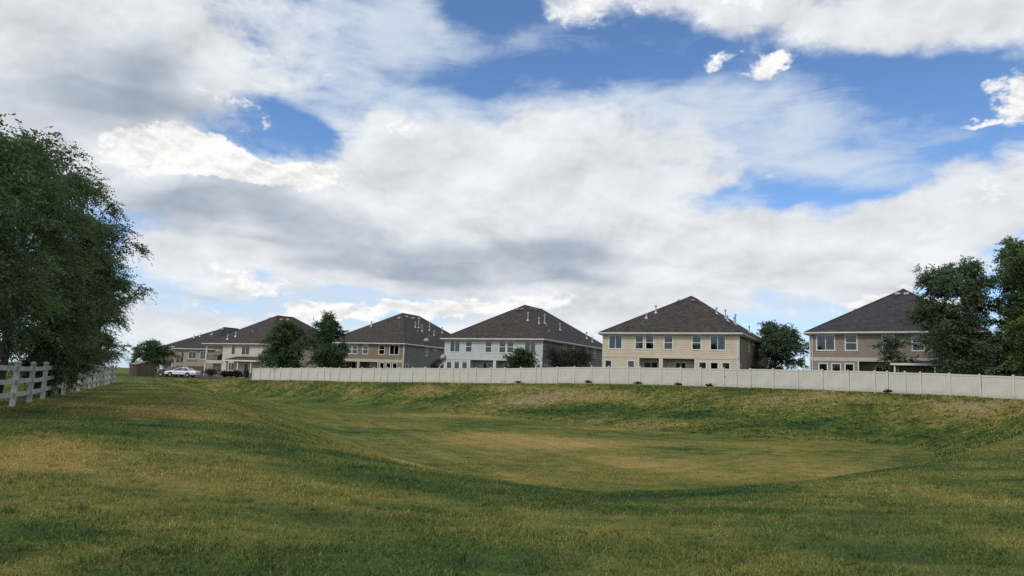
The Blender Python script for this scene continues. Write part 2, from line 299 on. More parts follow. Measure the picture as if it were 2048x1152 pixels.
# ---------------------------------------------------------------- mesh helpers
class MB:
    """Collects boxes, quads, tubes and lathes, then links them as one mesh object."""
    def __init__(s): s.v = []; s.f = []
    def face(s, pts):
        i = len(s.v); s.v += [tuple(p) for p in pts]; s.f.append(tuple(range(i, i + len(pts)))); return s
    def box(s, x0, x1, y0, y1, z0, z1):
        i = len(s.v)
        s.v += [(x0, y0, z0), (x1, y0, z0), (x1, y1, z0), (x0, y1, z0), (x0, y0, z1), (x1, y0, z1), (x1, y1, z1), (x0, y1, z1)]
        s.f += [tuple(i + k for k in q) for q in ((0, 3, 2, 1), (4, 5, 6, 7), (0, 1, 5, 4), (1, 2, 6, 5), (2, 3, 7, 6), (3, 0, 4, 7))]
        return s
    def prism(s, pts, vec):
        """Flat polygon pts pushed along vec."""
        i = len(s.v); n = len(pts); vec = Vector(vec)
        s.v += [tuple(p) for p in pts] + [tuple(Vector(p) + vec) for p in pts]
        s.f.append(tuple(i + k for k in reversed(range(n)))); s.f.append(tuple(i + n + k for k in range(n)))
        for k in range(n):
            j = (k + 1) % n; s.f.append((i + k, i + j, i + n + j, i + n + k))
        return s
    def tube(s, pts, rad, sides=6, cap=True):
        pts = [Vector(p) for p in pts]; n = len(pts)
        if not hasattr(rad, '__len__'): rad = [rad] * n
        i0 = len(s.v)
        for k, p in enumerate(pts):
            t = (pts[min(k + 1, n - 1)] - pts[max(k - 1, 0)])
            if t.length < 1e-6: t = Vector((0, 0, 1))
            t.normalize()
            a = t.cross(Vector((0, 0, 1)) if abs(t.z) < .9 else Vector((1, 0, 0))).normalized(); b = t.cross(a)
            for q in range(sides):
                an = 2 * math.pi * q / sides
                s.v.append(tuple(p + (a * math.cos(an) + b * math.sin(an)) * rad[k]))
        for k in range(n - 1):
            for q in range(sides):
                r = (q + 1) % sides
                s.f.append((i0 + k * sides + q, i0 + (k + 1) * sides + q, i0 + (k + 1) * sides + r, i0 + k * sides + r))
        if cap:
            s.f.append(tuple(i0 + q for q in range(sides))); s.f.append(tuple(i0 + (n - 1) * sides + q for q in reversed(range(sides))))
        return s
    def lathe(s, prof, c=(0, 0, 0), sides=10):
        """Profile of (radius, z) turned about the vertical through c."""
        i0 = len(s.v)
        for r, z in prof:
            for q in range(sides):
                an = 2 * math.pi * q / sides
                s.v.append((c[0] + r * math.cos(an), c[1] + r * math.sin(an), c[2] + z))
        for k in range(len(prof) - 1):
            for q in range(sides):
                r = (q + 1) % sides
                s.f.append((i0 + k * sides + q, i0 + k * sides + r, i0 + (k + 1) * sides + r, i0 + (k + 1) * sides + q))
        s.f.append(tuple(i0 + q for q in reversed(range(sides)))); s.f.append(tuple(i0 + (len(prof) - 1) * sides + q for q in range(sides)))
        return s
    def mesh(s, name, material, smooth=False):
        me = bpy.data.meshes.new(name); me.from_pydata(s.v, [], s.f); me.materials.append(material)
        if smooth: me.polygons.foreach_set('use_smooth', [True] * len(me.polygons))
        me.update(); return me
    def build(s, name, material, parent=None, loc=None, rot=None, smooth=False):
        return put(name, s.mesh(name, material, smooth), parent, loc, rot)

def put(name, me, parent=None, loc=None, rot=None):
    o = bpy.data.objects.new(name, me); COL.objects.link(o)
    if parent is not None: o.parent = parent
    if loc is not None: o.location = loc
    if rot is not None: o.rotation_euler = rot
    return o
def tag(o, label=None, cat=None, group=None, kind=None):
    if label: o['label'] = label
    if cat: o['category'] = cat
    if group: o['group'] = group
    if kind: o['kind'] = kind
    return o
def empty(name, loc, rz=0.0):
    o = bpy.data.objects.new(name, None); COL.objects.link(o); o.location = loc; o.rotation_euler = (0, 0, rz)
    o.empty_display_size = .3
    return o
def np_mesh(name, verts, faces, material, attrs=None, smooth=False):
    """verts (n,3), faces (m,k) arrays of equal polygon size; attrs: dict of per-point floats."""
    verts = np.asarray(verts, np.float32); faces = np.asarray(faces, np.int32)
    me = bpy.data.meshes.new(name)
    me.vertices.add(len(verts)); me.vertices.foreach_set('co', verts.ravel())
    k = faces.shape[1]
    me.loops.add(faces.size); me.loops.foreach_set('vertex_index', faces.ravel())
    me.polygons.add(len(faces)); me.polygons.foreach_set('loop_start', np.arange(0, faces.size, k, dtype=np.int32))
    me.polygons.foreach_set('loop_total', np.full(len(faces), k, np.int32))
    if smooth: me.polygons.foreach_set('use_smooth', np.ones(len(faces), bool))
    for an, av in (attrs or {}).items():
        a = me.attributes.new(an, 'FLOAT', 'POINT'); a.data.foreach_set('value', np.asarray(av, np.float32))
    me.materials.append(material); me.update(calc_edges=True)
    return me

# ---------------------------------------------------------------- terrain: a grassed detention basin with a rim all round
FLOOR_Z = -2.0
FENCE = [(-39.17,111.96,0.34),(-37.64,110.84,0.39),(-35.72,109.42,0.44),(-34.83,108.76,0.47),(-33.67,107.88,0.5),(-31.76,106.4,0.56),(-29.79,104.86,0.61),(-28.51,103.83,0.65),(-26.84,102.47,0.7),(-25.66,101.67,0.72),(-24.62,100.96,0.73),(-23.22,99.99,0.75),(-21.46,98.75,0.78),(-19.63,97.43,0.8),(-17.7,96.0,0.83),(-16.76,95.5,0.87),(-15.76,94.95,0.91),(-14.1,94.04,0.97),(-12.27,93.01,1.03),(-10.5,92.0,1.1),(-8.7,91.0,1.09),(-6.91,90.26,1.15),(-6.08,89.91,1.17),(-5.04,89.47,1.2),(-4.02,89.04,1.23),(-2.2,88.25,1.29),(-0.48,87.5,1.34),(1.38,85.72,1.4),(3.1,84.0,1.45),(3.66,83.68,1.48),(5.48,82.6,1.56),(7.3,81.5,1.64),(9.11,80.51,1.69),(10.88,79.53,1.74),(12.83,78.47,1.76),(14.0,77.82,1.77),(16.0,76.67,1.78),(17.79,75.61,1.8),(19.62,74.5,1.81),(21.56,73.11,1.82),(22.57,72.35,1.82),(23.68,71.5,1.83),(25.41,70.06,1.83),(27.16,68.53,1.83),(28.8,67.0,1.83),(30.61,65.76,1.82),(32.36,64.5,1.81),(33.14,63.79,1.8),(34.15,62.84,1.79),(35.01,62.0,1.77),(36.87,61.0,1.75),(38.48,59.5,1.69),(40.13,58.0,1.64),(41.64,56.39,1.57),(43.3,54.9,1.5)]
TOE = [(-43.8,109.7),(-37.6,103),(-27.2,96.3),(-12.4,84.7),(-.7,72.5),(9.7,60.4),(18,54.4),(24.7,53),(28.2,52.8),(27.7,48.2),(22,39.2),(17,32.8),(12.7,27.4),(9,24.6),(5,23.6),(2,24),(-.5,26),(-3,30),(-6.5,38),(-15.5,60),(-37.5,102)]
RIM = [(-48.7,97.4),(-26,55.6),(-14.6,34.8),(-6.5,18.6),(-4,14.3),(-2.6,12.3),(-1.3,11),(-.1,10.1),(1.6,9.6),(3.3,10),(4.7,10.7),(5.9,11.8),(7.9,14),(13.6,21.2),(20.5,29.2),(32,41),(42.6,52.5)] + [(x - .35, y - .55) for x, y, z in reversed(FENCE[:-1])] + [(-47,116.5),(-55,117)]
CTRL = [(0,0,0),(-8,2,.05),(8,2,0),(0,9,0),(-2.6,12,.05),(5,10.7,0),(13.6,21,.05),(20.5,29,.1),(32,41,.5),(0,-30,0),(-30,-20,.2),(30,-20,.1),(-14.5,20.7,.26),(-10,15,.2),(-20,32,.26),(-27,48,.25),(-34,63,.25),(-6.5,18.6,.15),(-14.6,35,.2),(-26,55.6,.2),(-48,97,.22),(-54,115,.25),(-41,113.2,.33),(-46,114.5,.28),(-60,125,.25),(-75,160,.3),(-50,132,.6),(-49,126,.5),(-44,123,.6),(-24,120,1.25),(-2,99,1.35),(16,83,1.85),(24,79,1.9),(37,71,1.95),(32,90,2.0),(50,70,1.9),(60,45,1.2),(-60,60,.3),(-40,20,.3),(0,200,1.8),(-120,220,.8),(120,120,2.0),(200,0,1.0),(-200,0,.5),(0,-200,0)] + [(x, y, z) for x, y, z in FENCE[::2]]
def _seg_dist(px, py, poly):
    d = np.full(px.shape, 1e9)
    for (ax, ay), (bx, by) in zip(poly, poly[1:] + poly[:1]):
        vx, vy = bx - ax, by - ay
        t = np.clip(((px - ax) * vx + (py - ay) * vy) / (vx * vx + vy * vy + 1e-12), 0, 1)
        d = np.minimum(d, np.hypot(px - ax - t * vx, py - ay - t * vy))
    return d
def _inside(px, py, poly):
    r = np.zeros(px.shape, bool)
    for (ax, ay), (bx, by) in zip(poly, poly[1:] + poly[:1]):
        c = (ay > py) != (by > py)
        with np.errstate(divide='ignore', invalid='ignore'):
            r ^= c & (px < (bx - ax) * (py - ay) / (by - ay + 1e-12) + ax)
    return r
def bank_t(x, y):
    """0 on the basin floor, 1 on the rim and beyond."""
    din = np.where(_inside(x, y, TOE), 0.0, _seg_dist(x, y, TOE))
    dout = np.where(_inside(x, y, RIM), _seg_dist(x, y, RIM), 0.0)
    return din / (din + dout + 1e-9)
def contour(x, y):
    """Metres out from the foot of the banks (negative on the floor): mower passes follow it."""
    d = _seg_dist(x, y, TOE)
    return np.where(_inside(x, y, TOE), -d, d)
def rim_z(x, y):
    num = np.zeros(x.shape); den = np.zeros(x.shape)
    for cx, cy, cz in CTRL:
        w = 1.0 / ((x - cx) ** 2 + (y - cy) ** 2 + 4.0) ** 1.6
        num += w * cz; den += w
    return num / den
def ground_z(x, y):
    x = np.asarray(x, float); y = np.asarray(y, float)
    t = bank_t(x, y); s = .42 * t + .58 * t * t * (3 - 2 * t)
    z = FLOOR_Z * (1 - s) + rim_z(x, y) * s
    z = z + .035 * np.sin(x * .55 + 1.3 * np.sin(y * .21)) * np.sin(y * .43 + .7) + .02 * np.sin(x * 1.7 + y * .6) * np.sin(y * 1.3 - x * .4)
    far = np.clip((np.hypot(x, y) - 250) / 600, 0, 1)
    return z * (1 - far) + .6 * far
def gz(x, y): return float(ground_z(np.array([x]), np.array([y]))[0])

# dry, yellowed and bare patches of the lawn: (x, y, along, across, turn, dryness)
DRY = [(2.4,45.7,5.14,4.48,0.38,0.75),(-1.1,48.6,3.18,2.68,0.38,0.45),(5.6,44.4,4.81,1.75,0.5,0.4),(7.0,34.7,2.07,2.08,0.3,0.6),(5.5,37.0,1.55,1.88,0.13,0.3),(-1.7,18.1,2.23,1.92,0.35,0.5),(0.0,27.3,3.99,1.8,0.35,0.35),(8.9,30.2,3.38,2.93,0.26,0.25),(16.1,48.9,5.03,3.23,0.4,0.3),(5.9,13.9,1.0,2.16,-0.73,0.35),(-14.0,25.4,1.11,2.91,1.12,0.6),(-10.8,22.3,1.64,1.81,0.84,0.65),(-9.0,21.7,0.97,1.5,0.97,0.4),(-6.1,17.0,0.73,1.22,0.81,0.12),(-7.9,12.3,0.78,2.84,0.38,0.55),(-6.7,11.4,0.53,1.13,0.37,0.2),(-11.2,29.1,3.0,0.55,0.35,0.4),(-27.4,97.0,8.43,0.97,-0.35,0.4),(-5.7,73.1,7.59,3.73,0.36,0.4),(9.8,61.1,6.58,1.3,0.11,0.4),(-11.5,53.9,6.68,3.9,0.35,0.2),(-26.4,51.8,2.55,2.77,0.35,0.4),(-3.6,6.0,0.32,0.4,0.21,0.3),(-4.0,8.5,0.62,0.87,0.32,0.15),(-4.1,11.0,1.04,1.33,0.42,0.2),(-6.1,13.4,0.35,0.82,0.76,0.25),(5.3,8.1,0.52,0.75,0.1,0.25),(7.3,12.1,0.94,1.45,0.18,0.25),(1.8,7.8,0.48,0.54,0.1,0.2),(-0.0,7.7,0.26,0.4,0.21,0.2),(-2.4,6.6,0.12,0.4,0.26,0.3),(1.0,8.3,0.36,0.4,0.3,0.2),(2.4,7.3,0.53,0.45,0.17,0.15),(-5.0,11.2,1.82,2.92,0.4,0.3),(-2.6,9.6,1.25,1.41,0.35,0.15),(15.5,33.3,7.39,4.99,0.35,0.12),(-0.3,38.0,15.7,7.22,0.35,0.14),(11.9,36.0,7.01,8.31,0.28,0.12),(-44.9,114.0,5.76,1.23,-0.35,0.34),(-29.8,102.2,7.37,0.94,-0.6,0.38),(-19.1,94.3,5.31,0.89,-0.58,0.38),(-10.7,89.2,4.51,1.39,-0.52,0.45),(-8.6,86.6,4.33,1.03,-0.52,0.34),(-0.9,83.6,3.85,0.83,-0.73,0.41),(3.9,76.9,6.08,2.25,-0.58,0.38),(13.9,71.7,3.02,2.33,-0.49,0.34),(18.6,71.0,2.91,2.7,-0.51,0.34),(24.2,65.2,2.52,2.82,-0.45,0.34),(27.3,64.2,2.43,1.66,-0.38,0.38),(30.0,62.4,2.69,1.04,-0.4,0.45),(36.3,56.9,4.27,2.35,-0.57,0.45),(9.3,74.4,4.41,1.57,-0.54,0.3),(20.9,66.0,2.19,2.33,-0.5,0.22),(32.4,56.9,2.7,1.22,-0.55,0.22),(-5.8,17.3,0.62,0.77,1.08,-0.45),(-2.6,12.5,0.53,0.65,0.55,-0.5),(-1.6,11.4,0.52,0.4,0.65,-0.5),(-4.1,14.7,0.71,0.57,1.1,-0.35),(-25.9,96.2,5.37,1.88,-0.53,-0.5),(-31.3,100.8,5.86,0.64,-0.54,-0.4),(-6.6,84.1,4.28,0.94,-0.57,-0.5),(6.5,70.8,8.7,1.45,-0.57,-0.6),(16.6,63.4,3.4,1.37,-0.45,-0.5),(23.2,58.1,5.99,1.55,-0.22,-0.5),(29.0,54.4,3.83,0.97,-0.48,-0.4),(-13.8,93.0,3.91,9.0,-0.49,-0.4),(14.4,74.2,3.07,1.18,-0.41,-0.4),(23.0,69.5,5.46,1.59,-0.44,-0.4),(-24.6,98.2,5.69,0.53,-0.57,-0.5),(1.3,13.4,3.56,1.91,0.35,-0.55),(4.1,13.9,0.93,2.14,-0.97,-0.45),(-3.8,15.2,2.26,0.84,0.35,-0.5),(-6.2,18.7,1.82,0.76,0.35,-0.3),(-9.3,18.1,1.44,3.23,0.57,-0.35),(-9.3,46.9,3.78,1.89,1.08,-0.45),(9.6,44.7,4.07,2.37,0.31,-0.35),(4.1,8.8,1.02,1.19,0.15,-0.35),(4.8,7.6,0.4,0.61,-0.02,-0.3),(-0.9,6.8,1.18,0.85,0.22,-0.4),(0.7,6.8,0.91,0.44,0.12,-0.3),(-22.8,56.3,4.99,1.75,0.35,-0.35),(30.8,51.1,5.81,1.69,-1.46,-0.3)]
BARE = [(-25.0,97.6,2.78,0.74,-0.55,0.8),(-20.6,95.4,4.17,0.51,-0.6,0.6),(3.6,76.4,4.25,1.24,-0.59,0.85),(1.8,77.1,3.82,0.8,-0.62,0.5),(-27.6,97.5,1.75,0.4,-0.48,0.5),(-8.6,86.1,2.91,0.43,-0.54,0.4),(35.8,56.2,3.89,1.31,-0.63,0.45),(38.5,57.2,2.94,1.43,-0.49,0.55),(30.4,63.1,2.34,0.55,-0.42,0.3),(-44.7,114.5,2.8,2.03,-0.49,0.35),(34.6,58.6,2.42,0.8,-0.48,0.4)]

def dryness(x, y):
    d = np.zeros(np.shape(x))
    for cx, cy, ra, rb, th, w in DRY:
        c, s = math.cos(th), math.sin(th)
        u = ((x - cx) * c + (y - cy) * s) / ra; v = (-(x - cx) * s + (y - cy) * c) / rb
        d += w * np.exp(-(u * u + v * v))
    return d
def bareness(x, y):
    d = np.zeros(np.shape(x))
    for cx, cy, ra, rb, th, w in BARE:
        c, s = math.cos(th), math.sin(th)
        u = ((x - cx) * c + (y - cy) * s) / ra; v = (-(x - cx) * s + (y - cy) * c) / rb
        d += w * np.exp(-(u * u + v * v))
    return d

def lawn_nodes(T, per_blade=False):
    """Colour of the turf from where it grows: green, yellowing, straw, bare soil."""
    pos = T.new('ShaderNodeNewGeometry').outputs['Position']
    flat = T.vmath('MULTIPLY', pos, (1, 1, 0))
    dry = T.new('ShaderNodeAttribute', attribute_name='dry').outputs['Fac']
    bare = T.new('ShaderNodeAttribute', attribute_name='bare').outputs['Fac']
    bank = T.new('ShaderNodeAttribute', attribute_name='bank').outputs['Fac']
    cont = T.new('ShaderNodeAttribute', attribute_name='contour').outputs['Fac']
    mow = T.noise(T.xyz(T.mul(cont, 1.0), T.mul(T.noise(flat, .12, 2), 3.0), 0.0), 1.15, 3, .6)
    patch = T.noise(flat, .85, 4, .6, .6)
    big = T.noise(flat, .09, 3, .55, .4)
    mid = T.noise(T.mapping(flat, rot=(0, 0, R(28)), scale=(.55, 1.5, 1)), .5, 5, .62, .5)
    sml = T.noise(T.mapping(flat, rot=(0, 0, R(28)), scale=(.6, 1.4, 1)), 3.2, 4, .65)
    fine = T.noise(flat, 17, 3, .7)
    ragged = T.add(T.mul(T.sub(mid, .5), .75), T.add(T.mul(T.sub(sml, .5), .6), T.mul(T.sub(fine, .5), .5)))
    dv = T.add(T.add(dry, .17), T.add(ragged, T.mul(T.sub(big, .5), .8)))
    dv = T.add(dv, T.add(T.mul(T.sub(mow, .5), .62), T.mul(T.sub(patch, .5), .75)))
    dv = T.add(dv, T.mul(bank, T.add(T.mul(T.sub(sml, .5), 1.5), T.mul(T.sub(T.noise(T.mapping(flat, rot=(0, 0, R(-32)), scale=(.45, 1.6, 1)), 1.3, 3, .7), .52), 1.1))))
    g = T.mix(T.smooth(T.add(T.sub(mid, .02), T.mul(T.sub(fine, .5), .7)), .28, .72), (.046, .080, .024), (.105, .138, .040))
    g = T.mix(T.smooth(dv, -.10, -.50), g, (.026, .060, .024))
    g = T.mix(T.smooth(dv, -.05, .42), g, (.175, .168, .050))
    g = T.mix(T.smooth(dv, .34, .80), g, (.30, .22, .088))
    g = T.mix(T.smooth(dv, .80, 1.35), g, (.38, .285, .135))
    g = T.mix(T.mul(bank, T.smooth(dv, .25, .8, 0.0, .55)), g, (.255, .215, .135))
    lum = T.add(1.0, T.add(T.mul(patch, .32), T.mul(mow, .3)))
    g = T.mix(1.0, g, T.xyz(lum, lum, lum), 'MULTIPLY')
    soil = T.mix(fine, (.24, .19, .14), (.46, .39, .31))
    g = T.mix(T.smooth(T.add(bare, T.mul(ragged, 1.3)), .42, .72), g, soil)
    return g, ragged, fine, sml, pos

def make_lawn_mat():
    m = bpy.data.materials.new('lawn'); m.use_nodes = True
    T = NT(m.node_tree); T.n.clear()
    g, ragged, fine, sml, pos = lawn_nodes(T)
    g = T.mix(1.0, g, (.74, .74, .62), 'MULTIPLY')                # seen from above: soil and thatch between the blades
    b = T.new('ShaderNodeBsdfPrincipled'); T.put(b.inputs['Base Color'], g)
    b.inputs['Roughness'].default_value = .95; b.inputs['Specular IOR Level'].default_value = .1
    bn = T.new('ShaderNodeBump'); bn.inputs['Strength'].default_value = .8; bn.inputs['Distance'].default_value = .12
    h = T.add(T.mul(fine, .5), T.add(T.mul(sml, .8), T.mul(T.noise(pos, 45, 2, .6), .3)))
    T.put(bn.inputs['Height'], h); T.l.new(bn.outputs[0], b.inputs['Normal'])
    out = T.new('ShaderNodeOutputMaterial'); T.l.new(b.outputs[0], out.inputs[0])
    return m
def make_blade_mat():
    m = bpy.data.materials.new('grass_blade'); m.use_nodes = True
    T = NT(m.node_tree); T.n.clear()
    g, *_ = lawn_nodes(T)
    at = T.new('ShaderNodeAttribute', attribute_name='tint').outputs['Fac']
    g = T.mix(1.0, g, T.mix(at, (.48, .54, .46), (2.1, 2.0, 1.7)), 'MULTIPLY')
    g = T.mix(T.smooth(at, .90, .97, 0.0, .8), g, (.34, .29, .15))
    d = T.new('ShaderNodeBsdfPrincipled'); T.put(d.inputs['Base Color'], g); d.inputs['Roughness'].default_value = .6; d.inputs['Specular IOR Level'].default_value = .2
    t = T.new('ShaderNodeBsdfTranslucent'); T.put(t.inputs[0], g)
    mx = T.new('ShaderNodeMixShader'); mx.inputs[0].default_value = .3
    T.l.new(d.outputs[0], mx.inputs[1]); T.l.new(t.outputs[0], mx.inputs[2])
    out = T.new('ShaderNodeOutputMaterial'); T.l.new(mx.outputs[0], out.inputs[0])
    return m

def build_ground():
    n = 350
    gx = 26 * np.sinh(np.linspace(-5.4, 5.4, n)); gy = 30 + 30 * np.sinh(np.linspace(-5.2, 5.2, n))
    X, Y = np.meshgrid(gx, gy); x = X.ravel(); y = Y.ravel()
    z = ground_z(x, y); t = bank_t(x, y)
    bank = np.clip(np.minimum(t / .12, (1.0 - t) / .03), 0, 1) * (y > 34 - .25 * x) * (_seg_dist(x, y, [(a, b) for a, b, c in FENCE]) < 30)
    i = np.arange(n * n).reshape(n, n)
    f = np.stack([i[:-1, :-1], i[:-1, 1:], i[1:, 1:], i[1:, :-1]], -1).reshape(-1, 4)
    me = np_mesh('ground', np.stack([x, y, z], 1), f, make_lawn_mat(), dict(dry=dryness(x, y), bare=bareness(x, y), bank=bank, contour=contour(x, y)), smooth=True)
    tag(put('ground', me), kind='structure', label='mown grass basin with dry patches sloping up to a rim')
    # car park beyond the far end of the lawn
    a = MB(); q = [(-72, 112.5), (-56, 119.5), (-47.0, 116.6), (-44.5, 121), (-52, 126.5), (-58, 140), (-66, 150), (-90, 150), (-95, 120)]
    a.face([(px, py, gz(px, py) + .05) for px, py in q])
    bm = bmesh.new(); me = a.mesh('car_park', M['asphalt']); bm.from_mesh(me); bmesh.ops.triangulate(bm, faces=bm.faces)
    bmesh.ops.subdivide_edges(bm, edges=bm.edges, cuts=7, use_grid_fill=True)
    for v in bm.verts: v.co.z = gz(v.co.x, v.co.y) + .05
    bm.to_mesh(me); bm.free()
    tag(put('car_park', me), kind='structure', label='asphalt car park beyond the lawn')
build_ground()

def build_grass():
    rng = np.random.default_rng(5)
    V = []; Fc = []; A = {k: [] for k in ('dry', 'bare', 'bank', 'tint', 'contour')}
    base = 0
    for r0, r1, dens, ln, wd in ((3.0, 8.0, 2800, .040, .0068), (8.0, 13.0, 1800, .040, .010), (13, 20, 750, .044, .015), (20, 32, 260, .05, .024)):
        area = .5 * R(98) * (r1 * r1 - r0 * r0); N = int(area * dens)
        r = np.sqrt(rng.uniform(r0 * r0, r1 * r1, N)); a = rng.uniform(-R(49), R(49), N)
        x = r * np.sin(a); y = r * np.cos(a)
        t = bank_t(x, y); ok = np.ones(N, bool)
        clump = .5 + .5 * np.sin(x * 5.1 + 2 * np.sin(y * 3.3)) * np.sin(y * 4.7 + 1.5 * np.sin(x * 2.9))
        ok &= rng.random(N) < .55 + .45 * clump
        x, y = x[ok], y[ok]; N = len(x); cl = clump[ok]
        z = ground_z(x, y)
        dr = dryness(x, y); L = ln * (.55 + .75 * rng.random(N)) * (.75 + .45 * cl); W = wd * (.7 + .6 * rng.random(N))
        th = rng.uniform(0, 2 * math.pi, N); lean = rng.uniform(.35, 1.25, N) * L
        dx, dy = np.cos(th), np.sin(th); px, py = -dy, dx
        ph = rng.uniform(0, math.pi, N); wx, wy = np.cos(ph) * W / 2, np.sin(ph) * W / 2
        hz = np.sqrt(np.maximum(L * L - (lean * .8) ** 2, (.3 * L) ** 2))
        b0 = np.stack([x - wx, y - wy, z - .005], 1); b1 = np.stack([x + wx, y + wy, z - .005], 1)
        m0 = np.stack([x - wx * .8 + dx * lean * .35, y - wy * .8 + dy * lean * .35, z + hz * .6], 1); m1 = np.stack([x + wx * .8 + dx * lean * .35, y + wy * .8 + dy * lean * .35, z + hz * .6], 1)
        tp = np.stack([x + dx * lean, y + dy * lean, z + hz], 1)
        tn = rng.random(N) ** 1.6
        if r1 <= 8:
            v = np.stack([b0, b1, m1, m0, tp], 1).reshape(-1, 3); k = 5
            o = base + np.arange(N)[:, None] * 5
            f = np.concatenate([o + np.array([[0, 1, 2]]), o + np.array([[0, 2, 3]]), o + np.array([[3, 2, 4]])], 0)
        else:
            v = np.stack([b0, b1, tp], 1).reshape(-1, 3); k = 3
            f = base + np.arange(N)[:, None] * 3 + np.array([[0, 1, 2]])
        V.append(v); Fc.append(f); base += len(v)
        for nm, val in (('dry', dr), ('bare', np.zeros(N)), ('bank', np.zeros(N)), ('tint', tn), ('contour', contour(x, y))): A[nm].append(np.repeat(val, k))
    # taller tufts and loose straws among the mown blades
    nt = 1500; r = np.sqrt(rng.uniform(9, 18 ** 2, nt)); a = rng.uniform(-R(48), R(48), nt); tx, ty = r * np.sin(a), r * np.cos(a)
    nb = 14; x = np.repeat(tx, nb) + rng.normal(0, .035, nt * nb); y = np.repeat(ty, nb) + rng.normal(0, .035, nt * nb); N = nt * nb
    z = ground_z(x, y); L = rng.uniform(.05, .115, N) * np.repeat(rng.uniform(.6, 1.2, nt), nb); th = rng.uniform(0, 2 * math.pi, N); lean = rng.uniform(.2, 1.0, N) * L; W = .006; ph = rng.uniform(0, math.pi, N)
    v = np.stack([np.stack([x - np.cos(ph) * W, y - np.sin(ph) * W, z], 1), np.stack([x + np.cos(ph) * W, y + np.sin(ph) * W, z], 1), np.stack([x + np.cos(th) * lean, y + np.sin(th) * lean, z + L * .85], 1)], 1).reshape(-1, 3)
    V.append(v); Fc.append(base + np.arange(N)[:, None] * 3 + np.array([[0, 1, 2]])); base += len(v)
    for nm, val in (('dry', dryness(x, y) - .25), ('bare', np.zeros(N)), ('bank', np.zeros(N)), ('tint', np.repeat(rng.random(nt), nb) * .6 + .4 * rng.random(N)), ('contour', contour(x, y))): A[nm].append(np.repeat(val, 3))
    # coarse tussocks on the far bank, thinner growth on the floor
    N = 150000
    x = rng.uniform(-62, 52, N); y = rng.uniform(28, 118, N); t = bank_t(x, y); r = np.hypot(x, y)
    onb = (t > .04) & (t < .985) & (y > 34 - .25 * x) & (r > 40) & (_seg_dist(x, y, [(a, b) for a, b, c in FENCE]) < 26)
    p = np.where(onb, 1.0, np.where(t < .04, .35, .18)) * (r > 30)
    ok = rng.random(N) < p; x, y, onb = x[ok], y[ok], onb[ok].astype(float); N = len(x)
    z = ground_z(x, y); k3 = 4; ct = contour(x, y)
    for j in range(k3):
        th = rng.uniform(0, 2 * math.pi, N); sp = .16 * rng.random(N) + .03; L = (.05 + .05 * onb) * rng.uniform(.5, 1.3, N); W = (.05 + .02 * onb) * rng.uniform(.6, 1.3, N)
        cx, cy = x + np.cos(th) * sp, y + np.sin(th) * sp; ph = rng.uniform(0, math.pi, N); ln = rng.uniform(.2, 1.0, N) * L
        v = np.stack([np.stack([cx - np.cos(ph) * W, cy - np.sin(ph) * W, z - .02], 1), np.stack([cx + np.cos(ph) * W, cy + np.sin(ph) * W, z - .02], 1), np.stack([cx + np.cos(th) * ln, cy + np.sin(th) * ln, z + L], 1)], 1).reshape(-1, 3)
        V.append(v); Fc.append(base + np.arange(N)[:, None] * 3 + np.array([[0, 1, 2]])); base += len(v)
        for nm, val in (('dry', dryness(x, y)), ('bare', bareness(x, y) * .5), ('bank', onb), ('tint', np.where(onb > .5, rng.random(N) ** 1.3, .25 + .35 * rng.random(N))), ('contour', ct)): A[nm].append(np.repeat(val, 3))
    me = np_mesh('grass', np.concatenate(V), np.concatenate(Fc), make_blade_mat(), {k: np.concatenate(v) for k, v in A.items()})
    tag(put('grass', me), 'short green and straw coloured grass blades in the near lawn', 'grass', kind='stuff')
    print('grass tris', len(me.polygons))
build_grass()

# ---------------------------------------------------------------- houses
WIN_CACHE = {}
def window_meshes(w, h, style):
    key = (round(w, 3), round(h, 3), style)
    if key in WIN_CACHE: return WIN_CACHE[key]
    tr = .085                                   # outer trim, then the sash
    f = MB()
    f.box(0, w, -.045, .05, h - tr, h).box(-.015, w + .015, -.06, .05, 0, tr)
    f.box(0, tr, -.042, .05, tr, h - tr).box(w - tr, w, -.042, .05, tr, h - tr)
    a0, a1, b0, b1 = tr, w - tr, tr, h - tr; s = .035
    f.box(a0, a1, -.015, .05, b1 - s, b1).box(a0, a1, -.015, .05, b0, b0 + s).box(a0, a0 + s, -.013, .05, b0 + s, b1 - s).box(a1 - s, a1, -.013, .05, b0 + s, b1 - s)
    panes = []
    if style == 'hung':
        m_ = (b0 + b1) / 2
        f.box(a0 + s, a1 - s, -.025, .045, m_ - .035, m_ + .035)
        panes = [(a0 + s, a1 - s, b0 + s, m_ - .035), (a0 + s, a1 - s, m_ + .035, b1 - s)]
    elif style == 'slide':
        m_ = (a0 + a1) / 2
        f.box(m_ - .035, m_ + .035, -.025, .045, b0 + s, b1 - s)
        panes = [(a0 + s, m_ - .035, b0 + s, b1 - s), (m_ + .035, a1 - s, b0 + s, b1 - s)]
    else:
        panes = [(a0 + s, a1 - s, b0 + s, b1 - s)]
    fm = f.mesh('window', M['trim'])
    pm = [MB().box(x0 - .01, x1 + .01, .012, .018, z0 - .01, z1 + .01).mesh('pane', M['glass']) for x0, x1, z0, z1 in panes]
    WIN_CACHE[key] = (fm, pm, panes)
    return WIN_CACHE[key]

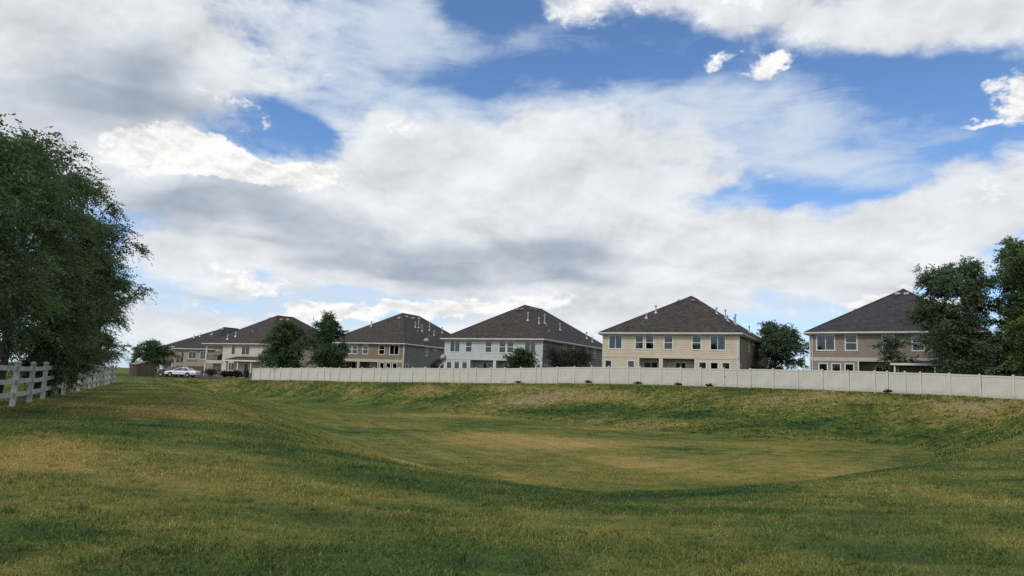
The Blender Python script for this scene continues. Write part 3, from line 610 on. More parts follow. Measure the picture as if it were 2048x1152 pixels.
def window(parent, u, z, w, h, style='hung', covers=(), y=0.0, side=None, wall_w=0.0):
    """covers: (pane index, part of the pane height covered from the top, material key)."""
    fm, pm, panes = window_meshes(w, h, style)
    if side == 'R': loc, rot = (wall_w + .0, u, z), (0, 0, R(90))
    elif side == 'L': loc, rot = (0, u + w, z), (0, 0, R(-90))
    else: loc, rot = (u, y, z), (0, 0, 0)
    o = put('window', fm, parent, loc, rot)
    for p in pm: put('pane', p, o)
    for i, part, mk in covers:
        x0, x1, z0, z1 = panes[i]
        b = MB()
        if mk == 'curtain':                                           # two drapes drawn to the sides
            q = (x1 - x0) * part
            for c0, c1 in ((x0, x0 + q), (x1 - q, x1)):
                n = 6; pts = [(c0 + (c1 - c0) * k / n, .05 + (.02 if k % 2 else 0), z0) for k in range(n + 1)]
                for k in range(n): b.face([pts[k], pts[k + 1], (pts[k + 1][0], pts[k + 1][1], z1), (pts[k][0], pts[k][1], z1)])
        else:
            n = max(2, int((z1 - z0) * part / .055)); hh = (z1 - z0) * part / n
            for k in range(n):
                zz = z1 - (k + 1) * hh
                b.face([(x0, .045, zz), (x1, .045, zz), (x1, .06, zz + hh), (x0, .06, zz + hh)])
        b.build('curtain' if mk == 'curtain' else 'blind', M[mk], o)
    return o

def lap_siding(mb, u0, u1, z0, z1, holes, y=0.0, exp=.20):
    """Horizontal lap boards with a real drip edge; openings are left out."""
    n = max(1, round((z1 - z0) / exp)); e = (z1 - z0) / n
    for k in range(n):
        a, b = z0 + k * e, z0 + (k + 1) * e; mid = (a + b) / 2
        cuts = sorted((h[0], h[1]) for h in holes if h[2] < mid < h[3])
        segs = []; c = u0
        for h0, h1 in cuts:
            if h0 > c: segs.append((c, min(h0, u1)))
            c = max(c, h1)
        if c < u1: segs.append((c, u1))
        for s0, s1 in segs:
            if s1 - s0 < .01: continue
            mb.face([(s0, y - .024, a), (s1, y - .024, a), (s1, y - .004, b), (s0, y - .004, b)])
            mb.face([(s0, y - .002, a), (s1, y - .002, a), (s1, y - .024, a), (s0, y - .024, a)])

def vent_pipe(roof, x, y, z, h):
    r = .075 if h > .5 else .04
    b = MB(); b.lathe([(.26, -.10), (.20, .03), (r + .03, .16), (r, .2), (r, h - .22), (r + .06, h - .2), (r + .065, h - .05), (r + .02, h), (.01, h + .02)] if h > .45 else [(.12, -.08), (.1, .02), (r, .06), (r, h)], sides=9)
    b.build('vent_pipe', M['galv'], roof, (x, y, z))
def box_vent(roof, x, y, z, slope_vec, mk):
    b = MB(); b.prism([(-.22, -.30, -.06), (.22, -.30, -.06), (.22, .25, -.06), (-.22, .25, -.06)], (0, 0, .12)); b.prism([(-.26, -.36, .06), (.26, -.36, .06), (.26, .2, .075), (-.26, .2, .075)], (0, 0, .10))
    q = Vector(slope_vec).normalized()                                # uphill direction of the slope
    yv = q; xv = Vector((q.y, -q.x, 0)).normalized(); zv = xv.cross(yv)
    o = b.build('roof_vent', M[mk], roof, (x, y, z)); mm = Matrix((xv, yv, zv)).transposed().to_euler(); o.rotation_euler = mm
def satellite_dish(parent, loc, face_deg, size=.38, tilt=38):
    o = empty('satellite_dish', loc, R(face_deg)); o.parent = parent
    b = MB(); n = 6
    prof = [(size * k / n, .28 * size * (k / n) ** 2) for k in range(n + 1)]
    back = [(r, z - .025) for r, z in reversed(prof)]
    b.lathe([(max(r, .004), z) for r, z in back] + [(max(r, .004), z) for r, z in prof], sides=16)
    b.build('reflector', M['dish'], o, (0, 0, .45), (R(90 - tilt), 0, 0), smooth=True)
    MB().tube([(0, 0, -.05), (0, .02, .2), (0, .03, .45)], .022, 6).tube([(0, 0, .3), (0, -.25, .33), (0, -.48, .52)], .015, 5).box(-.04, .04, -.54, -.44, .49, .57).build('mast', M['galv'], o)
    return o

def hip_roof(parent, W, D, t, h, ez, shingle, ov, mk_gut='gutter'):
    """Hip roof over a W x D eave outline (house origin is the wall corner, ov the overhang). Returns the roof part."""
    x0, x1, y0, y1 = -ov, W - ov, -ov, D - ov; xm = (x0 + x1) / 2
    A, B, C, E = (x0, y0, ez), (x1, y0, ez), (x1, y1, ez), (x0, y1, ez)
    P, Q = (xm, y0 + t, ez + h), (xm, y1 - t, ez + h)
    r = MB(); r.face([A, B, P]).face([B, C, Q, P]).face([C, E, Q]).face([E, A, P, Q])
    dn = lambda p, d=.05: (p[0], p[1], p[2] - d)
    for p, q in ((A, B), (B, C), (C, E), (E, A)): r.face([dn(p), dn(q), q, p])
    roof = r.build('roof', M[shingle], parent)
    cap = MB()
    for p, q in ((A, P), (B, P), (C, Q), (E, Q), (P, Q)):
        p, q = Vector(p), Vector(q); d = (q - p).normalized(); s = d.cross(Vector((0, 0, 1))).normalized() * .15; up = Vector((0, 0, .03))
        n = max(2, int((q - p).length / .5))
        for k in range(n):
            a, b2 = p + (q - p) * (k / n), p + (q - p) * ((k + 1) / n + .002)
            lo = Vector((0, 0, -.075)); lift = Vector((0, 0, .012))
            cap.face([a + up + lift, b2 + up, b2 + s + lo * .5 + up, a + s + lo * .5 + up + lift]); cap.face([b2 + up, a + up + lift, a - s + lo * .5 + up + lift, b2 - s + lo * .5 + up])
    cap.build('ridge_cap', M[shingle], roof)
    g = MB()                                                          # gutter with an open front lip
    for gx0, gx1, gy0, gy1 in ((x0 - .1, x1 + .1, y0 - .12, y0 - .004), (x1 + .004, x1 + .12, y0, y1), (x0 - .12, x0 - .004, y0, y1)):
        g.box(gx0, gx1, gy0, gy1, ez - .155, ez - .015)
    g.build('gutter', M[mk_gut], parent)
    f = MB(); f.box(x0, x1, y0, y0 + .03, ez - .27, ez - .055).box(x1 - .03, x1, y0 + .03, y1, ez - .27, ez - .055).box(x0, x0 + .03, y0 + .03, y1, ez - .27, ez - .055).box(x0 + .03, x1 - .03, y1 - .03, y1, ez - .27, ez - .055)
    f.build('fascia', M['fascia'], parent)
    MB().box(x0 + .03, x1 - .03, y0 + .03, y1 - .03, ez - .262, ez - .25).build('soffit', M['trim'], parent)
    return roof

ROOF_Z = 5.95
OV = .45
def roof_z_at(x, y, W, D, t, h):
    """Height above the eave for a point given in eave coordinates."""
    return h * min(min(y, D - y) / t, min(x, W - x) / (W / 2))
def dress_roof(roof, W, D, t, h, pipes, vents, vent_mat):
    for x, y, ph in pipes: vent_pipe(roof, x - OV, y - OV, ROOF_Z + roof_z_at(x, y, W, D, t, h), ph)
    for x, y in vents:
        fr = min(y, D - y) / t < min(x, W - x) / (W / 2)
        sv = (0, t, h) if fr else ((-W / 2, 0, h) if x > W / 2 else (W / 2, 0, h))
        box_vent(roof, x - OV, y - OV, ROOF_Z + roof_z_at(x, y, W, D, t, h) + .05, sv, vent_mat)

def shell(hs, W, D, stucco, siding, holes_front, recesses, band, lower_holes=()):
    """Walls of one twin house: lap-sided front with a band and porch recesses, stucco elsewhere."""
    top = ROOF_Z - .25; zb = -.9
    w = MB()
    w.box(W - .15, W, .0, D, zb, top).box(0, .15, 0, D, zb, top).box(.15, W - .15, D - .15, D, zb, top)
    w.build('wall', M[stucco], hs)
    MB().box(.15, W - .15, .16, D - .15, 2.90, 3.05).box(.15, W - .15, 4.6, 4.7, 0, top).build('interior', M['interior'], hs)
    up = MB(); lap_siding(up, .09, W - .09, band[1], top, holes_front)
    lo = MB(); lap_siding(lo, .09, W - .09, .25, band[0], list(lower_holes) + [(a, b, 0, c) for a, b, c, d in recesses])
    for a, b, c, d in recesses:                                       # porch recess: back wall, cheeks, ceiling
        lap_siding(lo, a, b, 0.1, c, [(sa, sb, sz0, sz1) for sa, sb, sz0, sz1 in d], y=1.5)
    up.v += [] ; n0 = len(up.v)
    up.v += lo.v; up.f += [tuple(i + n0 for i in q) for q in lo.f]
    sd = up.build('siding', M[siding], hs); sd['kind'] = 'stuff'
    ck = MB()
    for a, b, c, d in recesses:
        ck.box(a - .08, a, .012, 1.52, 0, c).box(b, b + .08, .012, 1.52, 0, c).box(a, b, 0.012, 1.52, c, c + .05)
    if recesses: ck.build('porch_wall', M[siding], hs)
    MB().box(0, W, -.045, .1, band[0] + .005, band[1]).build('band_board', M[band[2]], hs)
    MB().box(0, W, -.03, .12, zb, .25).build('foundation', M['concrete'], hs)
    for x0, x1 in ((-.02, .09), (W - .09, W + .02)): MB().box(x0, x1, -.035, .1, .25, band[0]).box(x0, x1, -.035, .1, band[1], top).build('corner_board', M['trim'], hs)
    for a, b, c, d in recesses:
        for q in (a, b): MB().box(q - .06, q + .06, -.04, .01, .25, c).build('porch_post', M['trim'], hs)

def downspout(hs, x, y, dx):
    MB().tube([(x + dx, y - .3, ROOF_Z - .13), (x + dx, y - .32, ROOF_Z - .22), (x, y - .06, ROOF_Z - .45), (x, y - .06, 0)], .045, 6).build('downspout', M['gutter'], hs)
def side_porch(hs, W, v0, v1, side, stucco):
    """Small gabled entry porch on the long side."""
    s = 1 if side == 'R' else -1; x = W if side == 'R' else 0; out = 1.9; vm = (v0 + v1) / 2
    r = MB(); e, p = 2.55, 3.75
    for a, b in ((v0 - .2, vm), (v1 + .2, vm)):
        r.face([(x, a, e), (x + s * out, a, e), (x + s * out, b, p), (x, b, p)]); r.face([(x, a, e - .08), (x + s * out, a, e - .08), (x + s * out, b, p - .08), (x, b, p - .08)])
    pr = r.build('porch_roof', M['shingle_brown'], hs)
    g = MB(); g.prism([(x + s * (out - .05), v0, e - .1), (x + s * (out - .05), v1, e - .1), (x + s * (out - .05), vm, p - .1)], (s * -.06, 0, 0)); g.build('porch_gable', M[stucco], hs)
    f = MB(); t = s * .04
    for a, b in ((v0 - .22, vm), (v1 + .22, vm)):
        f.prism([(x + s * out, a, e - .16), (x + s * out, a, e + .02), (x + s * out, b, p + .02), (x + s * out, b, p - .16)], (t, 0, 0))
    f.build('porch_fascia', M['gutter'], hs)
    for v in (v0 + .1, v1 - .1): MB().box(min(x + s * (out - .3), x + s * (out - .08)), max(x + s * (out - .3), x + s * (out - .08)), v - .11, v + .11, -.5, e - .08).build('porch_post', M['trim'], hs)

def twin_house(name, label, O, ang, W, D, t, h, siding, stucco, band, mirror, shingle, pipes, vents, vent_mat, ux=None, covers=None, side_items=True):
    """One house of the row. W, D are the eave outline; the front plan is mirrored for every other house."""
    hs = empty(name, O, R(-ang)); tag(hs, label, 'house', 'two storey houses behind the fence')
    w, d = W - 2 * OV, D - 2 * OV
    fl = (lambda a, b: (w - b, w - a)) if mirror else (lambda a, b: (a, b))
    ux = ux or [('slide', .69, 2.43), ('hung', 3.96, 5.06), ('hung', 5.22, 6.33), ('hung', 7.42, 8.55), ('hung', 10.67, 11.81), ('slide', 12.72, 14.52)]
    covers = covers or {}
    z0, zh = 3.95, 1.72
    wins = []
    for i, (st, a, b) in enumerate(ux):
        a, b = fl(a, b); wins.append((st, a, b, z0, zh, covers.get(i, ())))
    low = [('plain', .25, 1.2), ('plain', 3.05, 4.03), ('plain', 11.45, 12.42), ('plain', 12.73, 13.72), ('plain', 14.02, 15.0)]
    if mirror: low = low[2:]
    lows = []
    for i, (st, a, b) in enumerate(low):
        a, b = fl(a, b); lows.append((st, a, b, 1.25, 1.42, covers.get('g%d' % i, ())))
    recs = []; sl = []
    for (a, b, sa, sb) in ((4.48, 6.98, 4.6, 6.45), (7.28, 11.08, 8.35, 9.75)):
        a, b = fl(a, b); sa, sb = fl(sa, sb)
        recs.append((a, b, 2.98, [(sa + .02, sb - .02, .1, 2.62)])); sl.append((sa, sb))
    hol = [(a + .03, b - .03, z + .03, z + hh - .03) for st, a, b, z, hh, c in wins]
    lhol = [(a + .03, b - .03, z + .03, z + hh - .03) for st, a, b, z, hh, c in lows]
    shell(hs, w, d, stucco, siding, hol, recs, band, lhol)
    for st, a, b, z, hh, c in wins + lows: window(hs, a, z, b - a, hh, st, c)
    for i, (sa, sb) in enumerate(sl): window(hs, sa, .12, sb - sa, 2.52, 'slide', covers.get('s%d' % i, ()), y=1.5)
    if side_items:
        window(hs, 7.0, 4.15, .95, 1.5, 'hung', (), side='R', wall_w=w); window(hs, 9.8, 5.2, 1.3, .45, 'plain', (), side='R', wall_w=w)
        window(hs, .7, 1.2, 1.0, 1.4, 'plain', (), side='R', wall_w=w); window(hs, 15.2, 4.15, .95, 1.5, 'hung', (), side='R', wall_w=w)
        window(hs, 18.5, 4.15, .95, 1.5, 'hung', (), side='R', wall_w=w)
        side_porch(hs, w, 9.2, 13.6, 'R', stucco)
        downspout(hs, w + .1, .0, .35)
    roof = hip_roof(hs, W, D, t, h, ROOF_Z, shingle, OV)
    dress_roof(roof, W, D, t, h, pipes, vents, vent_mat)
    return hs

half = lambda i, p=.5, m_='blind': (i, p, m_)
H4 = twin_house('house', 'cream lap sided two storey house with brown hip roof and porch recesses', (11.27, 87.89, 1.95), 27, 16.75, 28, 12, 5.7, 'cream', 'stucco_taupe', (2.96, 3.22, 'cream'), False, 'shingle_brown',
    [(4.6, 4.48, .65), (5.31, 6.21, .95), (12.87, 5.8, .85), (12.66, 12.63, 1.15), (13.81, 7.72, .7), (12.62, 19.2, .8), (13.43, 15.5, 1.4), (14.4, 20.5, .9)], [(7.38, 9.98), (9.09, 10.06), (9.97, 9.75)], 'vent_brown',
    covers={1: (half(1, .7),), 2: (half(1, .65),), 5: (half(1, 1, 'curtain')[:1] + (.2, 'curtain'),), 'g1': (half(0, 1, 'blind_cream'),), 'g2': (half(0, 1),), 'g4': (half(0, 1),), 's0': ((0, .3, 'curtain'), (1, .3, 'curtain'))})
downspout(H4, .0, 0, -.35)
H3 = twin_house('house', 'pale grey lap sided house with brown hip roof beside the round green shrub', (-9.26, 103.83, 1.45), 28, 16.25, 26, 10, 5.7, 'pale', 'stucco_grey', (2.94, 3.14, 'pale'), True, 'shingle_brown',
    [(11.21, 5.12, 1.15), (12.67, 5.67, .85), (12.26, 8.44, 1.35), (12.79, 8.01, .3), (14.16, 5.96, .3), (13.29, 11.67, 1.0), (14.31, 19.74, 1.05), (15.01, 20.35, .8)], [(7.84, 8.4), (8.61, 8.45), (8.92, 10.51), (8.9, 12.11)], 'vent_brown',
    ux=[('slide', .88, 2.65), ('hung', 4.2, 5.34), ('hung', 5.44, 6.58), ('hung', 7.62, 8.77), ('hung', 10.8, 11.96), ('slide', 12.78, 14.55)],
    covers={0: ((1, 1, 'blind'),), 1: (half(1, .75),), 2: (half(1, .75),), 5: ((1, 1, 'blind'),), 's1': ((1, .25, 'curtain'),)})
satellite_dish(H3, (-.12, -.1, 2.75), 10, .46, 25)
H2 = twin_house('house', 'brown lap sided house with tan band and grey side wall under a hip roof', (-32.43, 128.33, 1.35), 24, 17, 30, 12, 6.3, 'brown', 'stucco_grey', (2.70, 3.17, 'band_tan'), False, 'shingle_brown',
    [(5.55, 6.45, .9), (12.22, 10.74, 1.0), (12.22, 11.92, 1.35), (13.12, 11.67, 1.2), (12.55, 15.29, 1.35), (13.79, 14.98, .9), (12.71, 19.96, 1.2), (13.24, 9.96, .2), (14.26, 12.6, .2)], [(9.43, 9.61), (9.54, 11.81), (9.62, 13.87), (9.48, 16.27)], 'vent_grey',
    ux=[('slide', 1.0, 2.8), ('hung', 4.38, 5.54), ('hung', 5.64, 6.82), ('hung', 7.8, 9.0), ('hung', 11.12, 12.36), ('slide', 13.28, 15.2)],
    covers={1: (half(1, 1),), 2: (half(1, 1),), 3: ((1, 1, 'blind'),), 4: ((1, 1, 'blind'),), 5: ((1, .3, 'curtain'),)})
satellite_dish(H2, (15.7, 7.9, 6.45), 15, .5, 30)
H5 = twin_house('house', 'taupe lap sided house with grey hip roof nearest the tall leafy trees', (32.3, 78.19, 2.1), 35, 16.75, 28, 11, 5.7, 'taupe', 'stucco_taupe', (2.88, 3.27, 'band_tan'), True, 'shingle_grey',
    [(3.6, 9.0, .9)], [(7.99, 9.37), (8.88, 9.29)], 'vent_grey',
    ux=[('slide', 1.0, 2.8), ('hung', 3.35, 4.5), ('hung', 5.0, 6.15), ('hung', 7.62, 8.87), ('hung', 11.1, 12.35), ('slide', 13.27, 15.18)],
    covers={2: ((1, 1, 'blind'), (0, .3, 'blind')), 3: ((1, 1, 'blind_cream'),), 'g0': ((0, .3, 'curtain'),), 'g1': ((0, .3, 'curtain'),), 'g2': ((0, .3, 'curtain'),)}, side_items=False)
downspout(H5, .28, 0, -.3); side_porch(H5, 15.85, 9, 13.4, 'L', 'stucco_taupe')

# --- stucco house at the end of the row, with balcony and columned porch
def balcony_house():
    W, D, t, h = 16.25, 24, 10, 6.0; w, d = W - .9, D - .9; top = ROOF_Z - .25
    hs = empty('house', (-56.31, 134.94, .65), R(-30)); tag(hs, 'cream stucco house with upstairs balcony and columned porch beyond the fence end', 'house', 'two storey houses behind the fence')
    wm = MB()
    wm.box(w - .15, w, 0, d, -.9, top).box(0, .15, 2.0, d, -.9, top).box(.15, w - .15, d - .15, d, -.9, top)
    def front(u0, u1, z0, z1, holes, y=0.0):
        us = sorted({u0, u1, *[q for hh in holes for q in hh[:2]]}); zs = sorted({z0, z1, *[q for hh in holes for q in hh[2:]]})
        for a, b in zip(us, us[1:]):
            for c, e in zip(zs, zs[1:]):
                m1, m2 = (a + b) / 2, (c + e) / 2
                if not any(q[0] < m1 < q[1] and q[2] < m2 < q[3] for q in holes): wm.box(a, b, y, y + .15, c, e)
    wins = [('plain', 7.06, 8.13, 3.9, 1.78), ('slide', 9.74, 11.9, 3.85, 1.85), ('plain', 13.45, 14.65, 5.3, .38), ('slide', 6.6, 8.25, 1.05, 1.5), ('slide', 10.7, 12.1, .1, 2.35)]
    front(5.2, w, -.9, top, [(a + .03, b - .03, z + .03, z + hh - .03) for s_, a, b, z, hh in wins])
    front(0, 5.2, 5.5, top, []); front(0, 5.2, 2.3, 2.85, []); wm.box(0, .45, 0, .15, -.9, 5.5); wm.box(0, .15, .15, 2.0, 2.3, 2.85); wm.box(0, .15, .15, 2.0, 5.5, top)
    wm.box(0, .15, 1.85, 2.0, -.9, 2.3); wm.box(4.75, 5.2, 0, .15, -.9, 5.5)
    wm.box(.15, 5.2, 2.0, 2.15, -.9, top); wm.box(5.2, 5.35, .15, 2.0, -.9, top); wm.box(.15, 5.2, .15, 2.0, 2.35, 2.8); wm.box(.15, 5.2, .15, 2.0, 5.5, 5.6)
    wm.build('wall', M['stucco_cream'], hs)
    for i, (s_, a, b, z, hh) in enumerate(wins): window(hs, a, z, b - a, hh, s_, ((1, 1, 'blind_cream'),) if i == 1 else ((1, .4, 'curtain'),) if i == 4 else ())
    window(hs, 2.6, 2.95, 1.7, 2.1, 'slide', ((0, .4, 'curtain'),), y=2.0); window(hs, 1.0, .1, .95, 2.1, 'plain', (), y=2.0)
    rl = MB(); rl.box(.45, 4.75, .03, .08, 3.75, 3.81).box(.45, 4.75, .03, .08, 2.9, 2.95)
    for k in range(36): x = .5 + k * .12; rl.box(x, x + .02, .045, .065, 2.95, 3.75)
    rl.build('balcony_railing', M['black'], hs)
    MB().box(2.2, 3.6, .5, .56, 4.55, 4.85).build('rolled_sunshade', M['trim'], hs, rot=(0, 0, 0))
    MB().box(.2, 5.2, -.02, .0, -.9, .85).build('stone_skirt', M['stone'], hs)
    MB().box(6.4, w, -.025, .0, -.9, .85).build('stone_skirt', M['stone'], hs)
    # columned porch
    r = MB(); e, p, y0 = 2.95, 3.65, -2.3
    r.face([(8.1, y0 - .2, e), (16.8, y0 - .2, e), (16.0, 0, p), (8.9, 0, p)]); r.face([(8.1, y0 - .2, e), (8.9, 0, p), (8.1, 0, e)]); r.face([(16.8, y0 - .2, e), (16.8, 0, e), (16.0, 0, p)])
    r.face([(8.1, y0 - .2, e - .02), (8.1, 0, e - .02), (16.8, 0, e - .02), (16.8, y0 - .2, e - .02)])
    r.build('porch_roof', M['shingle_brown'], hs)
    MB().box(8.05, 16.85, y0 - .26, y0 - .2, e - .24, e + .01).box(8.05, 8.11, y0 - .2, 0, e - .24, e + .01).box(16.79, 16.85, y0 - .2, 0, e - .24, e + .01).build('porch_fascia', M['gutter'], hs)
    for u in (8.75, 11.8, 15.1):
        c = MB(); c.box(u - .16, u + .16, y0, y0 + .32, .75, e - .24).build('porch_column', M['stucco_cream'], hs)
        MB().box(u - .26, u + .26, y0 - .1, y0 + .42, -.9, .75).build('column_base', M['stone'], hs)
    MB().box(8.3, 16.6, y0 - .1, 0, -.9, .02).build('porch_floor', M['concrete'], hs)
    roof = hip_roof(hs, W, D, t, h, ROOF_Z, 'shingle_brown', OV)
    dress_roof(roof, W, D, t, h, [(5.01, 1.42, .9), (6.01, 2.36, .8), (8.59, 3.87, .3), (12.98, 5.22, 1.3)], [(7.52, 8.82), (9.39, 9.73), (9.16, 11.57)], 'vent_grey')
    satellite_dish(hs, (13.9, 4.8, 7.3), 15, .5, 30)
    return hs
BALCONY = balcony_house()
def covered_furniture():
    a = R(-30); O = Vector((-56.31, 134.94, .65)); u, v = 3.75, .75
    root = empty('covered_furniture', O + Vector((math.cos(a) * u - math.sin(a) * v, math.sin(a) * u + math.cos(a) * v, 2.85)), a)
    tag(root, 'black covered furniture behind the balcony railing of the cream stucco house', 'furniture')
    c = MB(); prof = [(.80, .45, 0), (.78, .43, .45), (.70, .36, .80), (.45, .25, 1.08), (.15, .1, 1.2)]
    rings = [[(x * q, y * w, z) for q, w in ((-1, -.8), (-.8, -1), (.8, -1), (1, -.8), (1, .8), (.8, 1), (-.8, 1), (-1, .8))] for x, y, z in prof]
    i0 = 0; n = 8
    for r in rings: c.v += r
    for k in range(len(rings) - 1):
        for q in range(n): c.f.append((k * n + q, k * n + (q + 1) % n, (k + 1) * n + (q + 1) % n, (k + 1) * n + q))
    c.f.append(tuple((len(rings) - 1) * n + q for q in range(n))); c.build('cover', M['umbrella'], root)
    for sx in (-.6, .6): MB().box(sx - .03, sx + .03, -.3, .3, -.05, .02).build('foot', M['black'], root)
covered_furniture()

def arch_house():
    """Grey-taupe house further back: arched balcony over an arched entry, garage door beside it."""
    W, D, t, h = 12.5, 20, 8, 5.2; w, d = W - .9, D - .9; top = ROOF_Z - .25; zg = .15
    hs = empty('house', (-72.2, 157.2, zg), R(-25)); tag(hs, 'sand stucco house with arched balcony and garage door behind the parked cars', 'house', 'two storey houses behind the fence')
    wm = MB()
    wm.box(w - .15, w, 0, d, -.9, top).box(0, .15, 1.8, d, -.9, top).box(.15, w - .15, d - .15, d, -.9, top)
    def arch(u0, u1, z0, zs, z1, b0, b1, zb, zt):
        """Wall field b0..b1 x zb..zt with an arched opening."""
        wm.box(b0, u0, 0, .2, zb, zt); wm.box(u1, b1, 0, .2, zb, zt)
        if z0 > zb: wm.box(u0, u1, 0, .2, zb, z0)
        n = 8; um = (u0 + u1) / 2
        for k in range(n):
            a, b = u0 + (u1 - u0) * k / n, u0 + (u1 - u0) * (k + 1) / n
            za, zb_ = [zs + (z1 - zs) * math.sqrt(max(0, 1 - ((q - um) / ((u1 - u0) / 2)) ** 2)) for q in (a, b)]
            wm.prism([(a, 0, za), (b, 0, zb_), (b, 0, zt), (a, 0, zt)], (0, .2, 0))
    arch(.75, 2.75, 2.95, 4.85, 5.2, 0, 3.3, 2.75, top); arch(.75, 2.75, -.9, 2.0, 2.35, 0, 3.3, -.9, 2.75)
    wins = [('slide', 4.2, 6.5, 3.7, 1.7), ('slide', 7.6, 9.4, 3.7, 1.7)]
    wm.box(3.3, 4.23, 0, .2, 2.75, top).box(6.47, 7.63, 0, .2, 2.75, top).box(9.37, w - .15, 0, .2, 2.75, top).box(4.23, 6.47, 0, .2, 2.75, 3.73).box(4.23, 6.47, 0, .2, 5.37, top).box(7.63, 9.37, 0, .2, 2.75, 3.73).box(7.63, 9.37, 0, .2, 5.37, top)
    wm.box(3.3, 4.3, 0, .2, -.9, 2.75).box(4.3, 9.3, 0, .2, 2.2, 2.75).box(9.3, w - .15, 0, .2, -.9, 2.75)
    wm.box(.15, 3.3, 1.8, 1.95, -.9, top).box(3.15, 3.3, .2, 1.8, -.9, top).box(0, .15, .2, 1.8, 2.5, 3.0).box(0, .15, .2, 1.8, 5.2, top).box(.15, 3.15, .2, 1.8, 2.65, 2.8)
    wm.build('wall', M['stucco_sand'], hs)
    for s_, a, b, z, hh in wins: window(hs, a, z, b - a, hh, s_, ((0, 1, 'blind'), (1, 1, 'blind')))
    window(hs, 1.2, 2.9, 1.4, 2.1, 'slide', ((1, 1, 'curtain'),), y=1.8)
    MB().box(4.0, 6.7, -.08, 0, 3.3, 3.66).build('window_shelf', M['stucco_grey'], hs)
    gd = MB()
    for k in range(4): gd.box(4.32, 9.28, .1, .14, .02 + k * .545, .55 + k * .545)
    gd.build('garage_door', M['door_brown'], hs)
    rl = MB(); rl.box(.75, 2.75, .05, .09, 3.75, 3.8)
    for k in range(17): rl.box(.78 + k * .12, .80 + k * .12, .06, .08, 2.95, 3.75)
    rl.build('balcony_railing', M['black'], hs)
    MB().box(3.65, 3.8, -.15, 0, 1.7, 2.05).build('wall_lantern', M['black'], hs)
    roof = hip_roof(hs, W, D, t, h, ROOF_Z, 'shingle_grey', OV)
    dress_roof(roof, W, D, t, h, [(2.3, 5.4, .7), (3.2, 6.4, .5), (4.2, 7.6, .6)], [(6.0, 6.9), (6.9, 7.0)], 'vent_grey')
    satellite_dish(hs, (5.4, 4.6, 8.7), -10, .5, 30); satellite_dish(hs, (4.2, 5.2, 8.6), -20, .35, 30)
    return hs
arch_house()

def far_house():
    W, D, t, h = 15, 22, 8, 4.2; w, d = W - .9, D - .9; top = ROOF_Z - .25
    hs = empty('house', (-80.4, 169.6, .85), R(-25)); tag(hs, 'beige farther house peeping out between the shed tree and the arched balcony house', 'house', 'two storey houses behind the fence')
    wm = MB(); wm.box(w - .15, w, 0, d, -.9, top).box(0, .15, 0, d, -.9, top).box(.15, w - .15, d - .15, d, -.9, top).box(.15, w - .15, 0, .15, -.9, top); wm.build('wall', M['stucco_sand'], hs)
    MB().box(0, w, -.04, 0, 2.7, 3.0).build('band_board', M['band_tan'], hs)
    r = MB(); r.face([(.2, -1.6, 2.3), (5, -1.6, 2.3), (5, 0, 3.0), (.2, 0, 3.0)]).face([(.2, -1.6, 2.25), (.2, 0, 2.95), (5, 0, 2.95), (5, -1.6, 2.25)]); r.build('porch_roof', M['shingle_grey'], hs)
    for u in (.4, 4.8): MB().box(u - .12, u + .12, -1.5, -1.26, -.9, 2.3).build('porch_post', M['trim'], hs)
    window(hs, 1.4, 3.9, 1.4, 1.4, 'slide', ((0, 1, 'blind'),), y=-.005)
    roof = hip_roof(hs, W, D, t, h, ROOF_Z, 'shingle_grey', OV)
    dress_roof(roof, W, D, t, h, [(5.2, 4.4, .8), (6.2, 5.2, .7)], [], 'vent_grey')
far_house()

